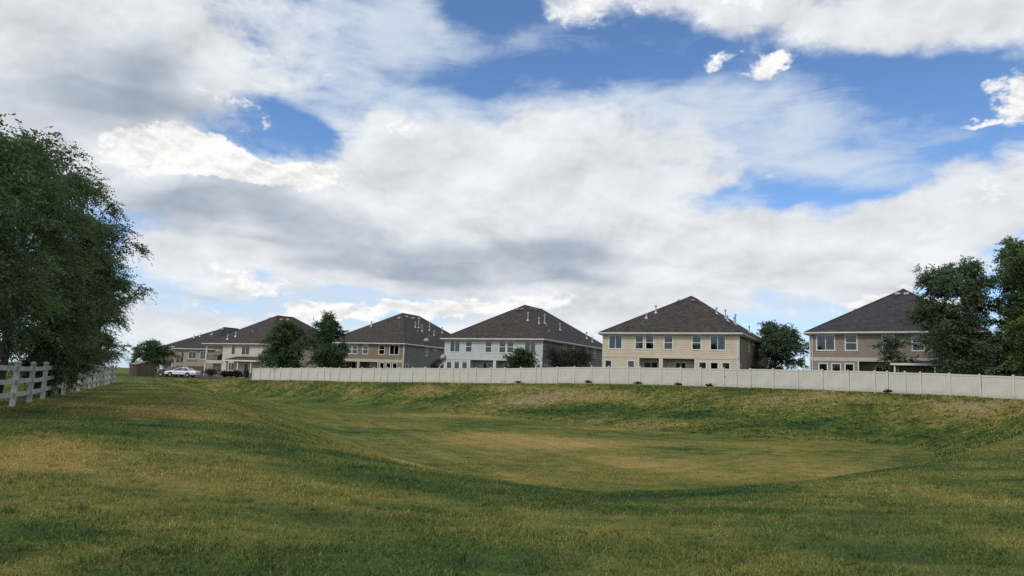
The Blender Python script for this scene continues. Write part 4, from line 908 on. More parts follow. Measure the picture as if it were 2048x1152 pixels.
# ---------------------------------------------------------------- white vinyl privacy fence along the top of the bank
def privacy_fence():
    H = 1.83
    post = MB(); post.box(-.075, .075, -.085, .075, -.35, H + .03); post_me = post.mesh('post', M['vinyl'])
    cap = MB(); cap.box(-.095, .095, -.105, .095, H + .03, H + .055); i = len(cap.v)
    cap.v += [(-.095, -.105, H + .055), (.095, -.105, H + .055), (.095, .095, H + .055), (-.095, .095, H + .055), (0, 0, H + .12)]
    cap.f += [(i, i + 1, i + 4), (i + 1, i + 2, i + 4), (i + 2, i + 3, i + 4), (i + 3, i, i + 4)]
    cap_me = cap.mesh('post_cap', M['vinyl'])
    runs = [(0, 9, 'white vinyl privacy fence run below the two leafy yard trees'), (9, 20, 'white vinyl privacy fence run in front of the brown sided house'),
            (20, 29, 'white vinyl privacy fence run in front of the pale grey house'), (29, 40, 'white vinyl privacy fence run in front of the cream house, with a gate'),
            (40, 48, 'white vinyl privacy fence run in front of the taupe house'), (48, len(FENCE) - 1, 'white vinyl privacy fence run under the tall trees at the right edge')]
    rng = random.Random(3)
    for a, b, label in runs:
        bx, by, bz = FENCE[a]
        root = empty('privacy_fence', (bx, by, bz)); tag(root, label, 'fence', 'runs of white privacy fence')
        for k in range(a, b + (1 if b == len(FENCE) - 1 else 0)):
            x, y, z = FENCE[k]; q = FENCE[min(k + 1, len(FENCE) - 1)]; pr = FENCE[max(k - 1, 0)]
            an = math.atan2(q[1] - pr[1], q[0] - pr[0])
            p = put('post', post_me, root, (x - bx, y - by, z - bz + rng.uniform(-.02, .02)), (R(rng.uniform(-.9, .9)), R(rng.uniform(-.7, .7)), an)); put('post_cap', cap_me, p)
        for k in range(a, b):
            x, y, z = FENCE[k]; x2, y2, z2 = FENCE[k + 1]; dx, dy = x2 - x, y2 - y; L = math.hypot(dx, dy); an = math.atan2(dy, dx); sl = (z2 - z) / L
            u0, u1 = .09, L - .075; n = max(3, round((u1 - u0) / .17)); bw = (u1 - u0) / n
            pm = MB(); us = []
            for j in range(n):
                s0 = u0 + j * bw; us += [(s0 + .004, .006), (s0 + .012, -.012), (s0 + bw - .012, -.012), (s0 + bw - .004, .006)]
            for face in (-1, 1):
                for (c0, d0), (c1, d1) in zip(us, us[1:]):
                    q = [(c0, d0 * -face if face > 0 else d0, .05 + c0 * sl), (c1, d1 * -face if face > 0 else d1, .05 + c1 * sl), (c1, d1 * -face if face > 0 else d1, H - .05 + c1 * sl), (c0, d0 * -face if face > 0 else d0, H - .05 + c0 * sl)]
                    pm.face(q if face < 0 else q[::-1])
            lift = rng.uniform(-.025, .025)
            gate = k == 39
            pan = pm.build('gate' if gate else 'panel', M['vinyl'], root, (x - bx, y - by, z - bz + lift), (0, 0, an))
            if gate:
                for zz in (.35, 1.45): MB().box(u1 - .02, u1 + .05, -.05, -.03, zz, zz + .09).build('hinge', M['trim'], pan)
                MB().box(u0 - .03, u0 + .08, -.07, -.04, 1.0, 1.05).build('latch', M['black'], pan)
            for zz in (.02, H - .14):
                rm = MB(); i = 0
                rm.prism([(u0, -.035, zz + u0 * sl), (u1, -.035, zz + u1 * sl), (u1, -.035, zz + .14 + u1 * sl), (u0, -.035, zz + .14 + u0 * sl)], (0, .07, 0))
                rm.build('rail', M['vinyl'], root, (x - bx, y - by, z - bz + lift), (0, 0, an))
privacy_fence()

# ---------------------------------------------------------------- white three-rail ranch fence under the elms
RAIL_POSTS = [(-14.5 - (d - 20.7) * .4606, d) for d in [20.7 + 2.72 * k for k in range(-2, 17)]]
def rail_fence():
    Hh = 1.38
    zs = [gz(x, y) for x, y in RAIL_POSTS]
    bx, by = RAIL_POSTS[0]; bz = zs[0]
    root = empty('rail_fence', (bx, by, bz)); tag(root, 'white vinyl three rail ranch fence running under the dark trees', 'fence')
    pm = MB(); pm.box(-.075, .075, -.075, .075, -.4, Hh); pm = pm.mesh('post', M['rail_vinyl'])
    c = MB(); c.box(-.095, .095, -.095, .095, Hh, Hh + .03); i = len(c.v); c.v += [(-.095, -.095, Hh + .03), (.095, -.095, Hh + .03), (.095, .095, Hh + .03), (-.095, .095, Hh + .03), (0, 0, Hh + .09)]
    c.f += [(i, i + 1, i + 4), (i + 1, i + 2, i + 4), (i + 2, i + 3, i + 4), (i + 3, i, i + 4)]; cm = c.mesh('post_cap', M['rail_vinyl'])
    rng = random.Random(8)
    for k, (x, y) in enumerate(RAIL_POSTS):
        q = RAIL_POSTS[min(k + 1, len(RAIL_POSTS) - 1)]; p0 = RAIL_POSTS[max(0, k - 1)]; an = math.atan2(q[1] - p0[1], q[0] - p0[0])
        o = put('post', pm, root, (x - bx, y - by, zs[k] - bz), (R(rng.uniform(-1, 1)), R(rng.uniform(-1, 1)), an)); put('post_cap', cm, o)
    for k in range(len(RAIL_POSTS) - 1):
        (x, y), (x2, y2) = RAIL_POSTS[k], RAIL_POSTS[k + 1]; L = math.hypot(x2 - x, y2 - y); an = math.atan2(y2 - y, x2 - x); dz = zs[k + 1] - zs[k]
        for h0 in (.30, .72, 1.13):
            rm = MB(); n = 4; sag = rng.uniform(0, .02)
            for j in range(n):
                a, b = .06 + (L - .12) * j / n, .06 + (L - .12) * (j + 1) / n
                za, zb = [h0 + dz * q / L - sag * 4 * (q / L) * (1 - q / L) for q in (a, b)]
                rm.prism([(a, -.022, za), (b, -.022, zb), (b, -.022, zb + .15), (a, -.022, za + .15)], (0, .044, 0))
            rm.build('rail', M['rail_vinyl'], root, (x - bx, y - by, zs[k] - bz), (0, 0, an))
rail_fence()

# ---------------------------------------------------------------- trees and shrubs
def _envelope(profile, zf):
    zs = [p[0] for p in profile]; rs = [p[1] for p in profile]
    return np.interp(zf, zs, rs)
def tree(name, label, base, height, profile, n_limb, n_twig, n_leaf, leaf, leaf_mat_key, seed, cat='tree', group=None, trunk_r=.16, stems=1, droop=.35, wood='bark',
         twig_len=.6, bend=(0, 0), squash=(1, 1), wind=(0, 0), crown_z=.12, wood_twigs=False, shell_bias=.55, side_boughs=2, lift=0.0, tips=(.22, 1.02, 1.22)):
    """profile: crown radius (m) against height fraction. Limbs fork into boughs; leafy twigs are strung along the boughs."""
    rng = np.random.default_rng(seed)
    root = empty(name, base); tag(root, label, cat, group)
    wmesh = MB()
    boughs = []                                     # (points) polylines that carry twigs
    for s in range(stems):
        an = 2 * math.pi * s / max(stems, 1) + rng.uniform(0, 1)
        off = .0 if stems == 1 else .25 + .1 * rng.random()
        n = 8; top = height * (.93 if stems == 1 else rng.uniform(.72, .95)); spread = 0 if stems == 1 else rng.uniform(.5, 1.0) * max(r for _, r in profile) * .45
        pts = []
        for k in range(n + 1):
            f = k / n
            pts.append(Vector((off * math.cos(an) + spread * f ** 1.4 * math.cos(an) + bend[0] * f * f + rng.normal(0, .04 * height / 8), off * math.sin(an) + spread * f ** 1.4 * math.sin(an) + bend[1] * f * f + rng.normal(0, .04 * height / 8), top * f - (.3 if k == 0 else 0))))
        tr = trunk_r / math.sqrt(stems) * 1.1
        wmesh.tube(pts, [max(.012, tr * (1.15 if k == 0 else 1 - .93 * k / n)) for k in range(n + 1)], 8)
        for i in range(n_limb // stems):
            f = crown_z + (1 - crown_z) * ((i + rng.random()) / (n_limb // stems)) ** .95; f = min(f, .97)
            k = min(int(f * n * height / top), n - 1) if f * height < top else n - 1
            q = min(max(f * height / top * n - k, 0), 1); p0 = pts[k].lerp(pts[k + 1], q)
            az = rng.uniform(0, 2 * math.pi) if stems == 1 else an + rng.normal(0, 1.1)
            R_ = float(_envelope(profile, f)) * (rng.uniform(.5, 1.05) if rng.random() > tips[0] else rng.uniform(tips[1], tips[2]))
            rise = rng.uniform(.1, .55 + lift * 1.5) * R_
            tip = Vector((bend[0] * f * f + R_ * math.cos(az) * squash[0], bend[1] * f * f + R_ * math.sin(az) * squash[1], min(f * height + rise, height)))
            if stems > 1: tip = tip + (p0 - Vector((0, 0, p0.z))) * .3
            m_ = 5; lp = []
            for j in range(m_ + 1):
                g = j / m_; b = p0.lerp(tip, g); b.z += math.sin(g * math.pi) * .12 * R_ - droop * .35 * R_ * g ** 3
                b += Vector(rng.normal(0, .05 * R_, 3)) * (g > 0); lp.append(b)
            r0 = max(.012, tr * .42 * (1 - f * .75))
            wmesh.tube(lp, [max(.006, r0 * (1 - .9 * j / m_)) for j in range(m_ + 1)], 5, cap=False)
            boughs.append(lp)
            for j in range(1, m_ + 1):              # side boughs
                for _ in range(side_boughs):
                    d = Vector(rng.normal(0, 1, 3)); d.z = d.z * .5 + .15; d.normalize()
                    ln = R_ * rng.uniform(.22, .48); e = lp[j] + d * ln; mid = (lp[j] + e) / 2 + Vector((0, 0, .08 * ln)); e.z -= droop * .4 * ln
                    boughs.append([lp[j], mid, e])
                    wmesh.tube([lp[j], mid, e], [max(.005, r0 * .35), max(.004, r0 * .25), .003], 4, cap=False)
    # twig roots along the boughs, more toward their ends
    lens = np.array([sum((b[i + 1] - b[i]).length for i in range(len(b) - 1)) for b in boughs]); pr = lens / lens.sum()
    pick = rng.choice(len(boughs), n_twig, p=pr)
    P = np.zeros((n_twig, 3)); Dr = np.zeros((n_twig, 3))
    tt = rng.random(n_twig) ** shell_bias
    for i, (b, t) in enumerate(zip(pick, tt)):
        bl = boughs[b]; g = t * (len(bl) - 1); k = min(int(g), len(bl) - 2)
        P[i] = bl[k].lerp(bl[k + 1], g - k); Dr[i] = (bl[k + 1] - bl[k])
    Dr /= np.linalg.norm(Dr, axis=1, keepdims=True) + 1e-9
    P += rng.normal(0, .10 * max(r for _, r in profile) / 3, P.shape)
    c = np.stack([bend[0] * (P[:, 2] / height) ** 2, bend[1] * (P[:, 2] / height) ** 2, P[:, 2]], 1)
    outw = P - c; outw /= np.linalg.norm(outw, axis=1, keepdims=True) + 1e-6
    d = Dr * .5 + outw * .5 + rng.normal(0, .55, P.shape) + np.array([wind[0], wind[1], .05 + lift])
    d /= np.linalg.norm(d, axis=1, keepdims=True)
    tl = twig_len * rng.uniform(.5, 1.3, n_twig)
    if wood_twigs:
        for i in range(n_twig):
            a = Vector(P[i]); b = a + Vector(d[i]) * tl[i]; b.z -= droop * tl[i] * .5
            wmesh.tube([a, b], [.008, .003], 3, cap=False)
    wmesh.build('trunk', M[wood], root, smooth=True)
    # leaves in a flat spray on either side of every twig
    f = (np.arange(n_leaf) + .5) / n_leaf
    L = P[:, None, :] + d[:, None, :] * (tl[:, None, None] * f[None, :, None]); L[:, :, 2] -= droop * tl[:, None] * f[None, :] ** 2 * .9
    side = np.cross(d, np.array([0, 0, 1.0]) + rng.normal(0, .35, d.shape)); side /= np.linalg.norm(side, axis=1, keepdims=True) + 1e-9
    sg = np.where(np.arange(n_leaf) % 2 == 0, 1.0, -1.0)
    ld = d[:, None, :] * .55 + side[:, None, :] * sg[None, :, None] * .8 + rng.normal(0, .35, L.shape); ld[:, :, 2] -= droop * .5
    ld /= np.linalg.norm(ld, axis=2, keepdims=True)
    sz = leaf * rng.uniform(.6, 1.35, L.shape[:2])[..., None]
    wv = np.cross(ld, rng.normal(0, 1, L.shape)); wv /= np.linalg.norm(wv, axis=2, keepdims=True) + 1e-9
    ld = ld.reshape(-1, 3); wv = wv.reshape(-1, 3); sz = sz.reshape(-1, 1); C0 = L.reshape(-1, 3)
    v = np.stack([C0, C0 + ld * sz * .5 + wv * sz * .27, C0 + ld * sz, C0 + ld * sz * .5 - wv * sz * .27], 1).reshape(-1, 3)
    keep = v[:, 2].reshape(-1, 4).min(1) > .05
    v = v.reshape(-1, 4, 3)[keep].reshape(-1, 3)
    nl = len(v) // 4
    btint = rng.random(len(boughs))[pick]
    tint = (np.repeat(btint * .5 + rng.random(n_twig) * .25, n_leaf) + rng.random(n_twig * n_leaf) * .25)[keep]
    me = np_mesh('crown', v, np.arange(nl * 4).reshape(-1, 4), M[leaf_mat_key], dict(tint=np.repeat(tint, 4)))
    put('crown', me, root)
    return root

# row of elms leaning over the ranch fence
ELM = [(.0, .3), (.14, 1.5), (.24, 2.4), (.45, 3.3), (.65, 3.1), (.82, 2.2), (.94, 1.1), (1.0, .3)]
ELM_COLUMN = [(.0, .8), (.08, 2.1), (.25, 2.8), (.5, 3.0), (.72, 2.8), (.86, 2.1), (.95, 1.1), (1.0, .3)]
elms = [  # x, y, height, scale of spread, seed, label
    (-15.8, 18.2, 7.2, 1.0, 11, 'tall dark green tree overhanging the near end of the ranch fence'),
    (-17.9, 23.6, 8.9, .95, 12, 'feathery dark tree, second along the ranch fence from the picture edge'),
    (-20.0, 28.8, 10.2, .9, 13, 'dark tree with ragged leafy tips, third along the ranch fence'),
    (-22.2, 34.6, 10.8, .8, 14, 'dark bushy tree whose low boughs hide the middle of the ranch fence'),
    (-25.0, 41.5, 10.2, .8, 15, 'dark tree bulging farthest out over the lawn'),
    (-29.6, 50.5, 10.0, .8, 16, 'dark tree standing over the far part of the ranch fence'),
    (-34.2, 60.5, 8.8, .74, 17, 'smaller dark tree at the far end of the ranch fence'),
]
for x, y, hgt, sp, sd, lb in elms:
    tree('broadleaf_tree', lb, (x, y, gz(x, y)), hgt, [(a, r * sp) for a, r in (ELM if y < 30 else ELM_COLUMN)], 44, 4100 if y < 38 else 3500, 14, .112 if y < 38 else .122, 'leaf_elm', sd, group='trees along the ranch fence', trunk_r=.19, droop=.55, twig_len=.8, wind=(.3 if y < 30 else .05, .05), crown_z=.14 if y < 30 else .07, bend=(.5 if y < 30 else .1, 0), shell_bias=.8, side_boughs=1, lift=.25, tips=(.24, 1.12, 1.48))
# drooping growth in front of the fence
tree('sapling', 'leafy sapling growing up through the ranch fence rails', (-19.3, 30.9, gz(-19.3, 30.9)), 3.2, [(0, .35), (.3, 1.0), (.6, 1.25), (.85, .8), (1, .2)], 20, 1400, 12, .10, 'leaf_elm', 21, trunk_r=.06, droop=.5, twig_len=.5, crown_z=.05)
tree('sapling', 'low leafy sucker growth at the middle of the ranch fence', (-21.6, 35.4, gz(-21.6, 35.4)), 2.6, [(0, .5), (.3, 1.1), (.6, 1.2), (.85, .7), (1, .2)], 18, 1200, 12, .10, 'leaf_elm', 22, trunk_r=.05, droop=.5, twig_len=.5, crown_z=.05)

# yard trees behind the fence
PEAR = [(.0, .8), (.12, 2.8), (.3, 3.5), (.5, 3.1), (.7, 2.2), (.87, 1.15), (1.0, .2)]
tree('broadleaf_tree', 'broad green yard tree half covering the cream stucco house', (-34.9, 113.0, .75), 9.0, PEAR, 40, 3300, 12, .225, 'leaf_pear', 31, group='yard trees behind the fence', trunk_r=.2, twig_len=.8, droop=.15, crown_z=.08)
tree('broadleaf_tree', 'spire topped green yard tree beside the brown sided house', (-27.9, 110.5, .95), 9.9, [(.0, .8), (.1, 2.9), (.28, 3.2), (.45, 2.4), (.6, 1.9), (.75, 1.5), (.88, .9), (1.0, .15)], 44, 3200, 12, .225, 'leaf_pear', 32, group='yard trees behind the fence', trunk_r=.2, twig_len=.8, droop=.1, crown_z=.08)
tree('broadleaf_tree', 'rounded dark green tree between the cream house and the taupe house', (33.0, 90.5, 1.95), 8.0, [(0, .8), (.12, 2.9), (.35, 3.6), (.6, 3.2), (.8, 2.1), (.93, 1.1), (1, .3)], 42, 3700, 12, .19, 'leaf_ash', 33, group='yard trees behind the fence', trunk_r=.18, twig_len=.7, droop=.2, crown_z=.08)
tree('broadleaf_tree', 'tall multi stemmed dark green tree in front of the taupe house', (40.3, 65.2, 1.85), 12.0, [(0, .3), (.1, 1.2), (.25, 2.4), (.45, 2.75), (.65, 2.5), (.82, 2.0), (.93, 1.3), (1, .3)], 88, 5600, 12, .178, 'leaf_ash', 34, group='yard trees behind the fence', trunk_r=.3, stems=4, twig_len=.8, droop=.25, crown_z=.14)
tree('broadleaf_tree', 'large yellowing green tree cut by the right picture edge', (45.7, 62.4, 1.8), 13.6, [(0, .5), (.1, 2.4), (.25, 4.2), (.45, 4.6), (.65, 4.1), (.82, 3.0), (.93, 1.7), (1, .3)], 64, 5600, 12, .22, 'leaf_maple', 35, group='yard trees behind the fence', trunk_r=.3, twig_len=.9, droop=.3, crown_z=.08)
tree('conifer_tree', 'dark spire of a conifer behind the yellowing tree', (47.0, 67.0, 1.9), 15.2, [(0, 2.4), (.2, 2.6), (.5, 1.9), (.8, .9), (1, .1)], 80, 3000, 12, .18, 'leaf_spruce', 36, group='yard trees behind the fence', trunk_r=.22, twig_len=.6, droop=.4, crown_z=.06)
tree('broadleaf_tree', 'small sparse dark leaved tree before the taupe house windows', (37.7, 71.6, 1.95), 5.3, [(0, .2), (.3, .5), (.55, 1.6), (.8, 1.7), (1, .5)], 14, 480, 10, .17, 'leaf_ash', 37, group='yard trees behind the fence', trunk_r=.06, twig_len=.55, droop=.2, crown_z=.4)
tree('broadleaf_tree', 'rounded green tree behind the brown shed', (-67.6, 138.0, .3), 6.2, [(0, .8), (.15, 2.6), (.4, 3.3), (.65, 2.9), (.85, 1.7), (1, .3)], 36, 2600, 12, .22, 'leaf_pear', 38, group='yard trees behind the fence', trunk_r=.18, twig_len=.8, droop=.15, crown_z=.08)
tree('round_shrub', 'rounded bright green shrub against the pale grey house', (1.72, 91.8, 1.4), 4.0, [(0, 1.0), (.2, 1.6), (.5, 1.75), (.75, 1.4), (.92, .8), (1, .3)], 60, 2200, 12, .165, 'leaf_shrub', 41, cat='shrub', trunk_r=.09, twig_len=.4, droop=-.2, crown_z=.05)
tree('purple_shrub', 'spreading dark purple leaved shrub beside the pale grey house', (7.5, 91.5, 1.5), 3.7, [(0, .7), (.25, 1.9), (.5, 2.6), (.75, 2.5), (.92, 1.7), (1, .6)], 44, 2200, 9, .14, 'leaf_plum', 42, cat='shrub', trunk_r=.1, stems=4, twig_len=.75, droop=-.25, crown_z=.1, wood_twigs=True)
tree('hedge_shrub', 'dark hedge mass under the trees at the right edge', (46.0, 65.4, 1.85), 2.4, [(0, 2.0), (.4, 3.2), (.8, 2.8), (1, 1.2)], 30, 1300, 12, .12, 'leaf_hedge', 43, cat='shrub', trunk_r=.06, twig_len=.5, droop=0, crown_z=.05)
# clipped hedge bushes before the balcony house
for i, (x, y, hh, rr, lb) in enumerate(((-50.6, 124.6, 1.0, 1.3, 'clipped dark bush nearest the white sedan'), (-47.6, 123.0, .9, .75, 'clipped dark bush second from the sedan, before the porch'), (-46.3, 122.3, .85, .6, 'clipped dark bush third from the sedan, before the porch'), (-45.0, 121.4, .9, .8, 'clipped dark bush beside the black bin'))):
    tree('clipped_bush', lb, (x, y, gz(x, y)), hh, [(0, rr * .8), (.3, rr), (.8, rr * .95), (1, rr * .5)], 30, 420, 12, .10, 'leaf_hedge', 50 + i, cat='bush', group='clipped bushes by the porch', trunk_r=.04, twig_len=.25, droop=0, crown_z=.05)
# dark weed tufts along the fence foot
for i, (k, lb) in enumerate(((27, 'dark weed tuft at the fence foot below the round shrub'), (32, 'dark weed tuft at the fence foot below the purple shrub'), (35, 'dark weed tuft under the left part of the cream house'), (37, 'dark weed tuft under the middle of the cream house'), (38, 'dark weed tuft under the right part of the cream house'), (47, 'dark weed tuft at the fence foot before the taupe house'))):
    x, y, z = FENCE[k]; x, y = x - .35 + (.9 if k == 38 else 0), y - .5 - (.6 if k == 38 else 0)
    tree('weed_tuft', lb, (x, y, gz(x, y)), [.16,.2,.14,.18,.17,.15][i], [(0, .25), (.4, .32), (1, .12)], 16, 90, 8, .09, 'leaf_hedge', 70 + i, cat='weed', group='weeds along the fence foot', trunk_r=.015, twig_len=.16, droop=0, crown_z=.05)

# ---------------------------------------------------------------- patio cover before the taupe house
def patio_cover():
    O = Vector((32.3, 78.19, 2.1)); a = R(-35)
    loc = O + Vector((math.cos(a) * 8.3 + math.sin(a) * 2.9, math.sin(a) * 8.3 - math.cos(a) * 2.9, 0))
    root = empty('patio_cover', loc, a); tag(root, 'grey roofed patio cover on white posts before the taupe house', 'patio cover')
    r = MB(); r.prism([(-.15, -.3, 2.55), (-.15, 2.7, 2.95), (-.15, 2.7, 3.03), (-.15, -.3, 2.63)], (4.3, 0, 0)); r.build('roof', M['patio_roof'], root)
    MB().box(-.18, 4.18, -.34, -.28, 2.44, 2.64).box(-.18, -.12, -.28, 2.7, 2.44, 2.56).box(4.12, 4.18, -.28, 2.7, 2.44, 2.56).build('fascia', M['trim'], root)
    for x in (.2, 3.6): MB().box(x - .07, x + .07, -.2, -.06, -.5, 2.48).build('post', M['trim'], root)
    for x in (.2, 3.6): MB().box(x - .07, x + .07, 2.4, 2.54, -.5, 2.85).build('post', M['trim'], root)
    MB().box(-.1, 4.1, 2.56, 2.62, -.3, 2.5).build('screen_wall', M['stucco_taupe'], root)
patio_cover()

def pergola():
    x, y = -27.2, 113.5; root = empty('pergola', (x, y, gz(x, y)), R(-22)); tag(root, 'dark brown pergola under the spire topped tree', 'pergola')
    for px in (-1.9, 1.9):
        for py in (-1.3, 1.3): MB().box(px - .08, px + .08, py - .08, py + .08, -.3, 2.55).build('post', M['pergola'], root)
    for py in (-1.3, 1.3): MB().box(-2.3, 2.3, py - .04, py + .04, 2.55, 2.75).build('beam', M['pergola'], root)
    for k in range(9): MB().box(-2.1 + k * .52, -2.04 + k * .52, -1.7, 1.7, 2.75, 2.88).build('rafter', M['pergola'], root)
    MB().box(-2.2, 2.2, 1.35, 1.4, .3, 2.3).build('privacy_screen', M['pergola'], root)
pergola()

def patio_umbrella():
    O = Vector((-9.26, 103.83, 1.45)); a = R(-28); u, v = 6.35, .6
    root = empty('patio_umbrella', O + Vector((math.cos(a) * u - math.sin(a) * v, math.sin(a) * u + math.cos(a) * v, 0)), a); tag(root, 'closed black patio umbrella in the porch of the pale grey house', 'umbrella')
    MB().lathe([(.25, 0), (.25, .06), (.04, .1)]).build('base', M['black'], root); MB().tube([(0, 0, .05), (0, 0, 2.75)], .022, 8).build('pole', M['black'], root)
    c = MB(); n = 14; i0 = 0; prof = [(.02, 2.72), (.09, 2.6), (.17, 2.2), (.22, 1.7), (.20, 1.25), (.24, 1.0)]
    for r, z in prof:
        for q in range(n): an = 2 * math.pi * q / n; rr = r * (1 if q % 2 else .66); c.v.append((rr * math.cos(an), rr * math.sin(an), z))
    for k in range(len(prof) - 1):
        for q in range(n): s = (q + 1) % n; c.f.append((k * n + q, k * n + s, (k + 1) * n + s, (k + 1) * n + q))
    c.build('canopy', M['umbrella'], root)
patio_umbrella()

def bin_(x, y, label):
    root = empty('wheeled_bin', (x, y, gz(x, y)), R(-30)); tag(root, label, 'bin')
    b = MB(); b.prism([(-.27, -.3, .08), (.27, -.3, .08), (.31, -.36, 1.02), (-.31, -.36, 1.02)], (0, .62, 0)); b.build('body', M['bin'], root)
    MB().prism([(-.33, -.40, 1.02), (.33, -.40, 1.02), (.33, .33, 1.02), (-.33, .33, 1.02)], (0, 0, .08)).build('lid', M['bin'], root)
    for s in (-1, 1): MB().tube([(s * .26, .24, .11), (s * .33, .24, .11)], .11, 12).build('wheel', M['tyre'], root)
bin_(-43.1, 120.2, 'black wheeled bin standing by the porch column at the fence end')

# ---------------------------------------------------------------- garden shed
def shed():
    x, y = -56.2, 112.2; root = empty('garden_shed', (x, y, gz(x, y)), R(-38)); tag(root, 'brown metal garden shed with tan gable roof', 'shed')
    hw, hd, e, p = 1.15, 1.4, 1.85, 2.25
    w = MB(); n = 9
    # ribbed walls
    def ribbed(a, b, zt):
        a, b = Vector(a), Vector(b); d = b - a; nn = Vector((d.y, -d.x, 0)).normalized(); k = 14
        for i in range(k):
            q0, q1 = a + d * (i / k), a + d * ((i + .5) / k); q2 = a + d * ((i + 1) / k)
            for (s, t, o0, o1) in ((q0, q1, .0, .0), (q1, q2, .018, .018)):
                s_, t_ = s + nn * o0, t + nn * o1
                w.face([(s_.x, s_.y, -.2), (t_.x, t_.y, -.2), (t_.x, t_.y, zt), (s_.x, s_.y, zt)])
    ribbed((-hw, -hd, 0), (hw, -hd, 0), e); ribbed((hw, -hd, 0), (hw, hd, 0), e); ribbed((hw, hd, 0), (-hw, hd, 0), e); ribbed((-hw, hd, 0), (-hw, -hd, 0), e)
    w.prism([(hw + .005, -hd, e), (hw + .005, hd, e), (hw + .005, 0, p)], (-.03, 0, 0)); w.prism([(-hw - .005, -hd, e), (-hw - .005, hd, e), (-hw - .005, 0, p)], (.03, 0, 0))
    w.build('wall', M['shed_wall'], root)
    r = MB()
    for s in (-1, 1): r.prism([(-hw - .12, s * (hd + .15), e - .05), (hw + .12, s * (hd + .15), e - .05), (hw + .12, 0, p + .04), (-hw - .12, 0, p + .04)], (0, 0, .05))
    r.build('roof', M['shed_roof'], root)
    for s in (-1, 1): MB().box(hw + .022, hw + .05, s * .42 - .4, s * .42 + .4, 0, 1.85).build('door', M['shed_wall'], root)
    MB().box(hw + .02, hw + .05, -.2, .2, e + .12, e + .28).build('gable_vent', M['black'], root)
shed()

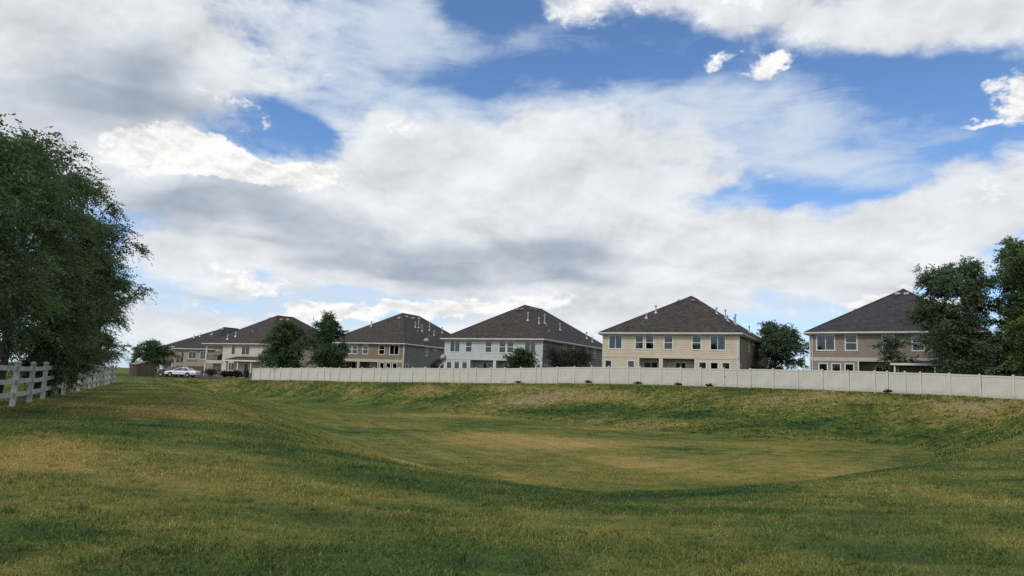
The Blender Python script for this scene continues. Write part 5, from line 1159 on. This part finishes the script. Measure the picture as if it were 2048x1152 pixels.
# ---------------------------------------------------------------- parked cars
def loft(mb, sections):
    """sections: list of rings (same length) joined into a closed skin."""
    i0 = len(mb.v); n = len(sections[0])
    for ring in sections: mb.v += [tuple(p) for p in ring]
    for k in range(len(sections) - 1):
        for q in range(n): r = (q + 1) % n; mb.f.append((i0 + k * n + q, i0 + k * n + r, i0 + (k + 1) * n + r, i0 + (k + 1) * n + q))
    mb.f.append(tuple(i0 + q for q in reversed(range(n)))); mb.f.append(tuple(i0 + (len(sections) - 1) * n + q for q in range(n)))
def car(name, label, loc, rz, paint, sec, cab, wheels, wr, belt):
    """Nose along +x. sec: (x, half width, bottom, top) of the lower body; cab: (x0 base front, x0 top front, x1 top rear, x1 base rear, roof z, roof half width)."""
    root = empty(name, loc, rz); tag(root, label, 'car', 'parked cars')
    b = MB(); rings = []
    for x, hw, zb, zt in sec:
        r = []
        for yy, zz in ((-.80, 0), (-1, .16), (-1.0, .55), (-.97, .78), (-.86, 1.0), (0, 1.03), (.86, 1.0), (.97, .78), (1.0, .55), (1, .16), (.80, 0)): r.append((x, yy * hw, zb + (zt - zb) * zz))
        rings.append(r)
    loft(b, rings); body = b.build('body', M[paint], root, smooth=False)
    xf, xtf, xtr, xr, zr, hr = cab; hb = belt[1]; zb = belt[0] - .03
    c = MB(); rr = []
    for x, z, h0 in ((xtf - .02, zr - .05, hr), (xtf - .22, zr, hr * .97), ((xtf + xtr) / 2, zr + .03, hr), (xtr + .2, zr, hr * .97), (xtr + .02, zr - .05, hr)):
        rr.append([(x, -h0, z - .04), (x, -h0 * .8, z + .015), (x, 0, z + .03), (x, h0 * .8, z + .015), (x, h0, z - .04), (x, 0, z - .05)])
    loft(c, rr); c.build('roof', M[paint], root)
    # pillars
    pl = MB()
    for s in (-1, 1):
        for (x0, x1, w_) in ((xf, xtf, .06), ((xf + xr) / 2 - .1, (xtf + xtr) / 2 - .06, .06), (xr, xtr, .09)):
            pl.tube([(x0, s * hb, zb), (x1, s * hr, zr - .04)], w_ * .6, 5)
    pl.build('pillars', M[paint], root)
    g = MB(); g.face([(xf, -hb, zb), (xf, hb, zb), (xtf, hr, zr - .04), (xtf, -hr, zr - .04)]); g.build('windscreen', M['car_glass'], root)
    g = MB(); g.face([(xr, hb, zb), (xr, -hb, zb), (xtr, -hr, zr - .04), (xtr, hr, zr - .04)]); g.build('rear_window', M['car_glass'], root)
    xm, xtm = (xf + xr) / 2 - .1, (xtf + xtr) / 2 - .06
    for s in (-1, 1):
        for a0, a1, t0, t1 in ((xf - .06, xm + .05, xtf - .05, xtm + .04), (xm - .05, xr + .1, xtm - .04, xtr + .08)):
            MB().face([(a0, s * hb * 1.005, zb), (a1, s * hb * 1.005, zb), (t1, s * (hr + .005), zr - .05), (t0, s * (hr + .005), zr - .05)]).build('side_window', M['car_glass'], root)
    x_front, x_back = sec[-1][0], sec[0][0]
    for s in (-1, 1):
        MB().box(x_front - .12, x_front + .012, s * .62 - .2, s * .62 + .2, sec[-1][3] - .26, sec[-1][3] - .1).build('headlight', M['lamp'], root)
        MB().box(x_back - .012, x_back + .1, s * .62 - .2, s * .62 + .2, sec[0][3] - .3, sec[0][3] - .12).build('tail_light', M['lamp_red'], root)
        MB().box(xf - .25, xf - .1, s * (hb + .02) - .02 + s * .08, s * (hb + .02) + .02 + s * .16, belt[0] + .0, belt[0] + .13).build('mirror', M[paint], root)
        MB().box(sec[1][0], sec[-2][0], s * (max(q[1] for q in sec) + .004) - .008, s * (max(q[1] for q in sec) + .004) + .008, .56, .60).build('side_moulding', M['chrome'], root)
    MB().box(x_front - .02, x_front + .03, -.45, .45, sec[-1][2] + .22, sec[-1][3] - .12).build('grille', M['black'], root)
    MB().box(sec[2][0], sec[-3][0], -.7, .7, zb - .4, zb - .02).build('cabin_floor', M['black'], root)
    for wx in wheels:
        for s in (-1, 1):
            y0 = s * (max(q[1] for q in sec) - .16)
            w = MB().tube([(wx, y0, wr), (wx, y0 + s * .175, wr)], wr, 20).build('wheel', M['tyre'], root)
            MB().lathe([(wr * .3, 0), (wr * .62, .02), (wr * .6, .005)], sides=14).build('rim', M['rim'], w, (wx, y0 + s * .176, wr), (R(-90) * s, 0, 0))
            MB().tube([(wx, y0 - s * .02, wr + .02), (wx, y0 + s * .163, wr + .02)], wr + .06, 20).build('wheel_arch', M['black'], root)
    return root
z_c = gz(-53, 120.5) + .06
car('sedan', 'white four door sedan parked at the lawn end facing the shed', (-53.6, 120.3, z_c), R(180 - 4), 'car_white',
    [(-2.68, .86, .36, .86), (-2.5, .94, .28, .98), (-1.6, .98, .25, 1.0), (-.2, .99, .24, .99), (1.0, .99, .24, .97), (2.0, .97, .26, .88), (2.5, .92, .28, .78), (2.68, .82, .34, .70)],
    (1.15, .35, -.95, -1.65, 1.44, .66), (1.62, -1.30), .33, (.98, .90))
car('suv', 'dark blue sport utility car parked behind the white sedan', (-58.6, 127.2, gz(-58.6, 127.2) + .06), R(180 - 12), 'car_blue',
    [(-2.3, .86, .42, 1.0), (-2.2, .93, .34, 1.08), (-1.4, .96, .30, 1.08), (0, .97, .30, 1.06), (1.0, .97, .30, 1.03), (1.8, .95, .32, .95), (2.2, .9, .34, .86), (2.35, .82, .4, .76)],
    (1.25, .35, -1.9, -2.2, 1.68, .70), (1.42, -1.35), .36, (1.06, .90))
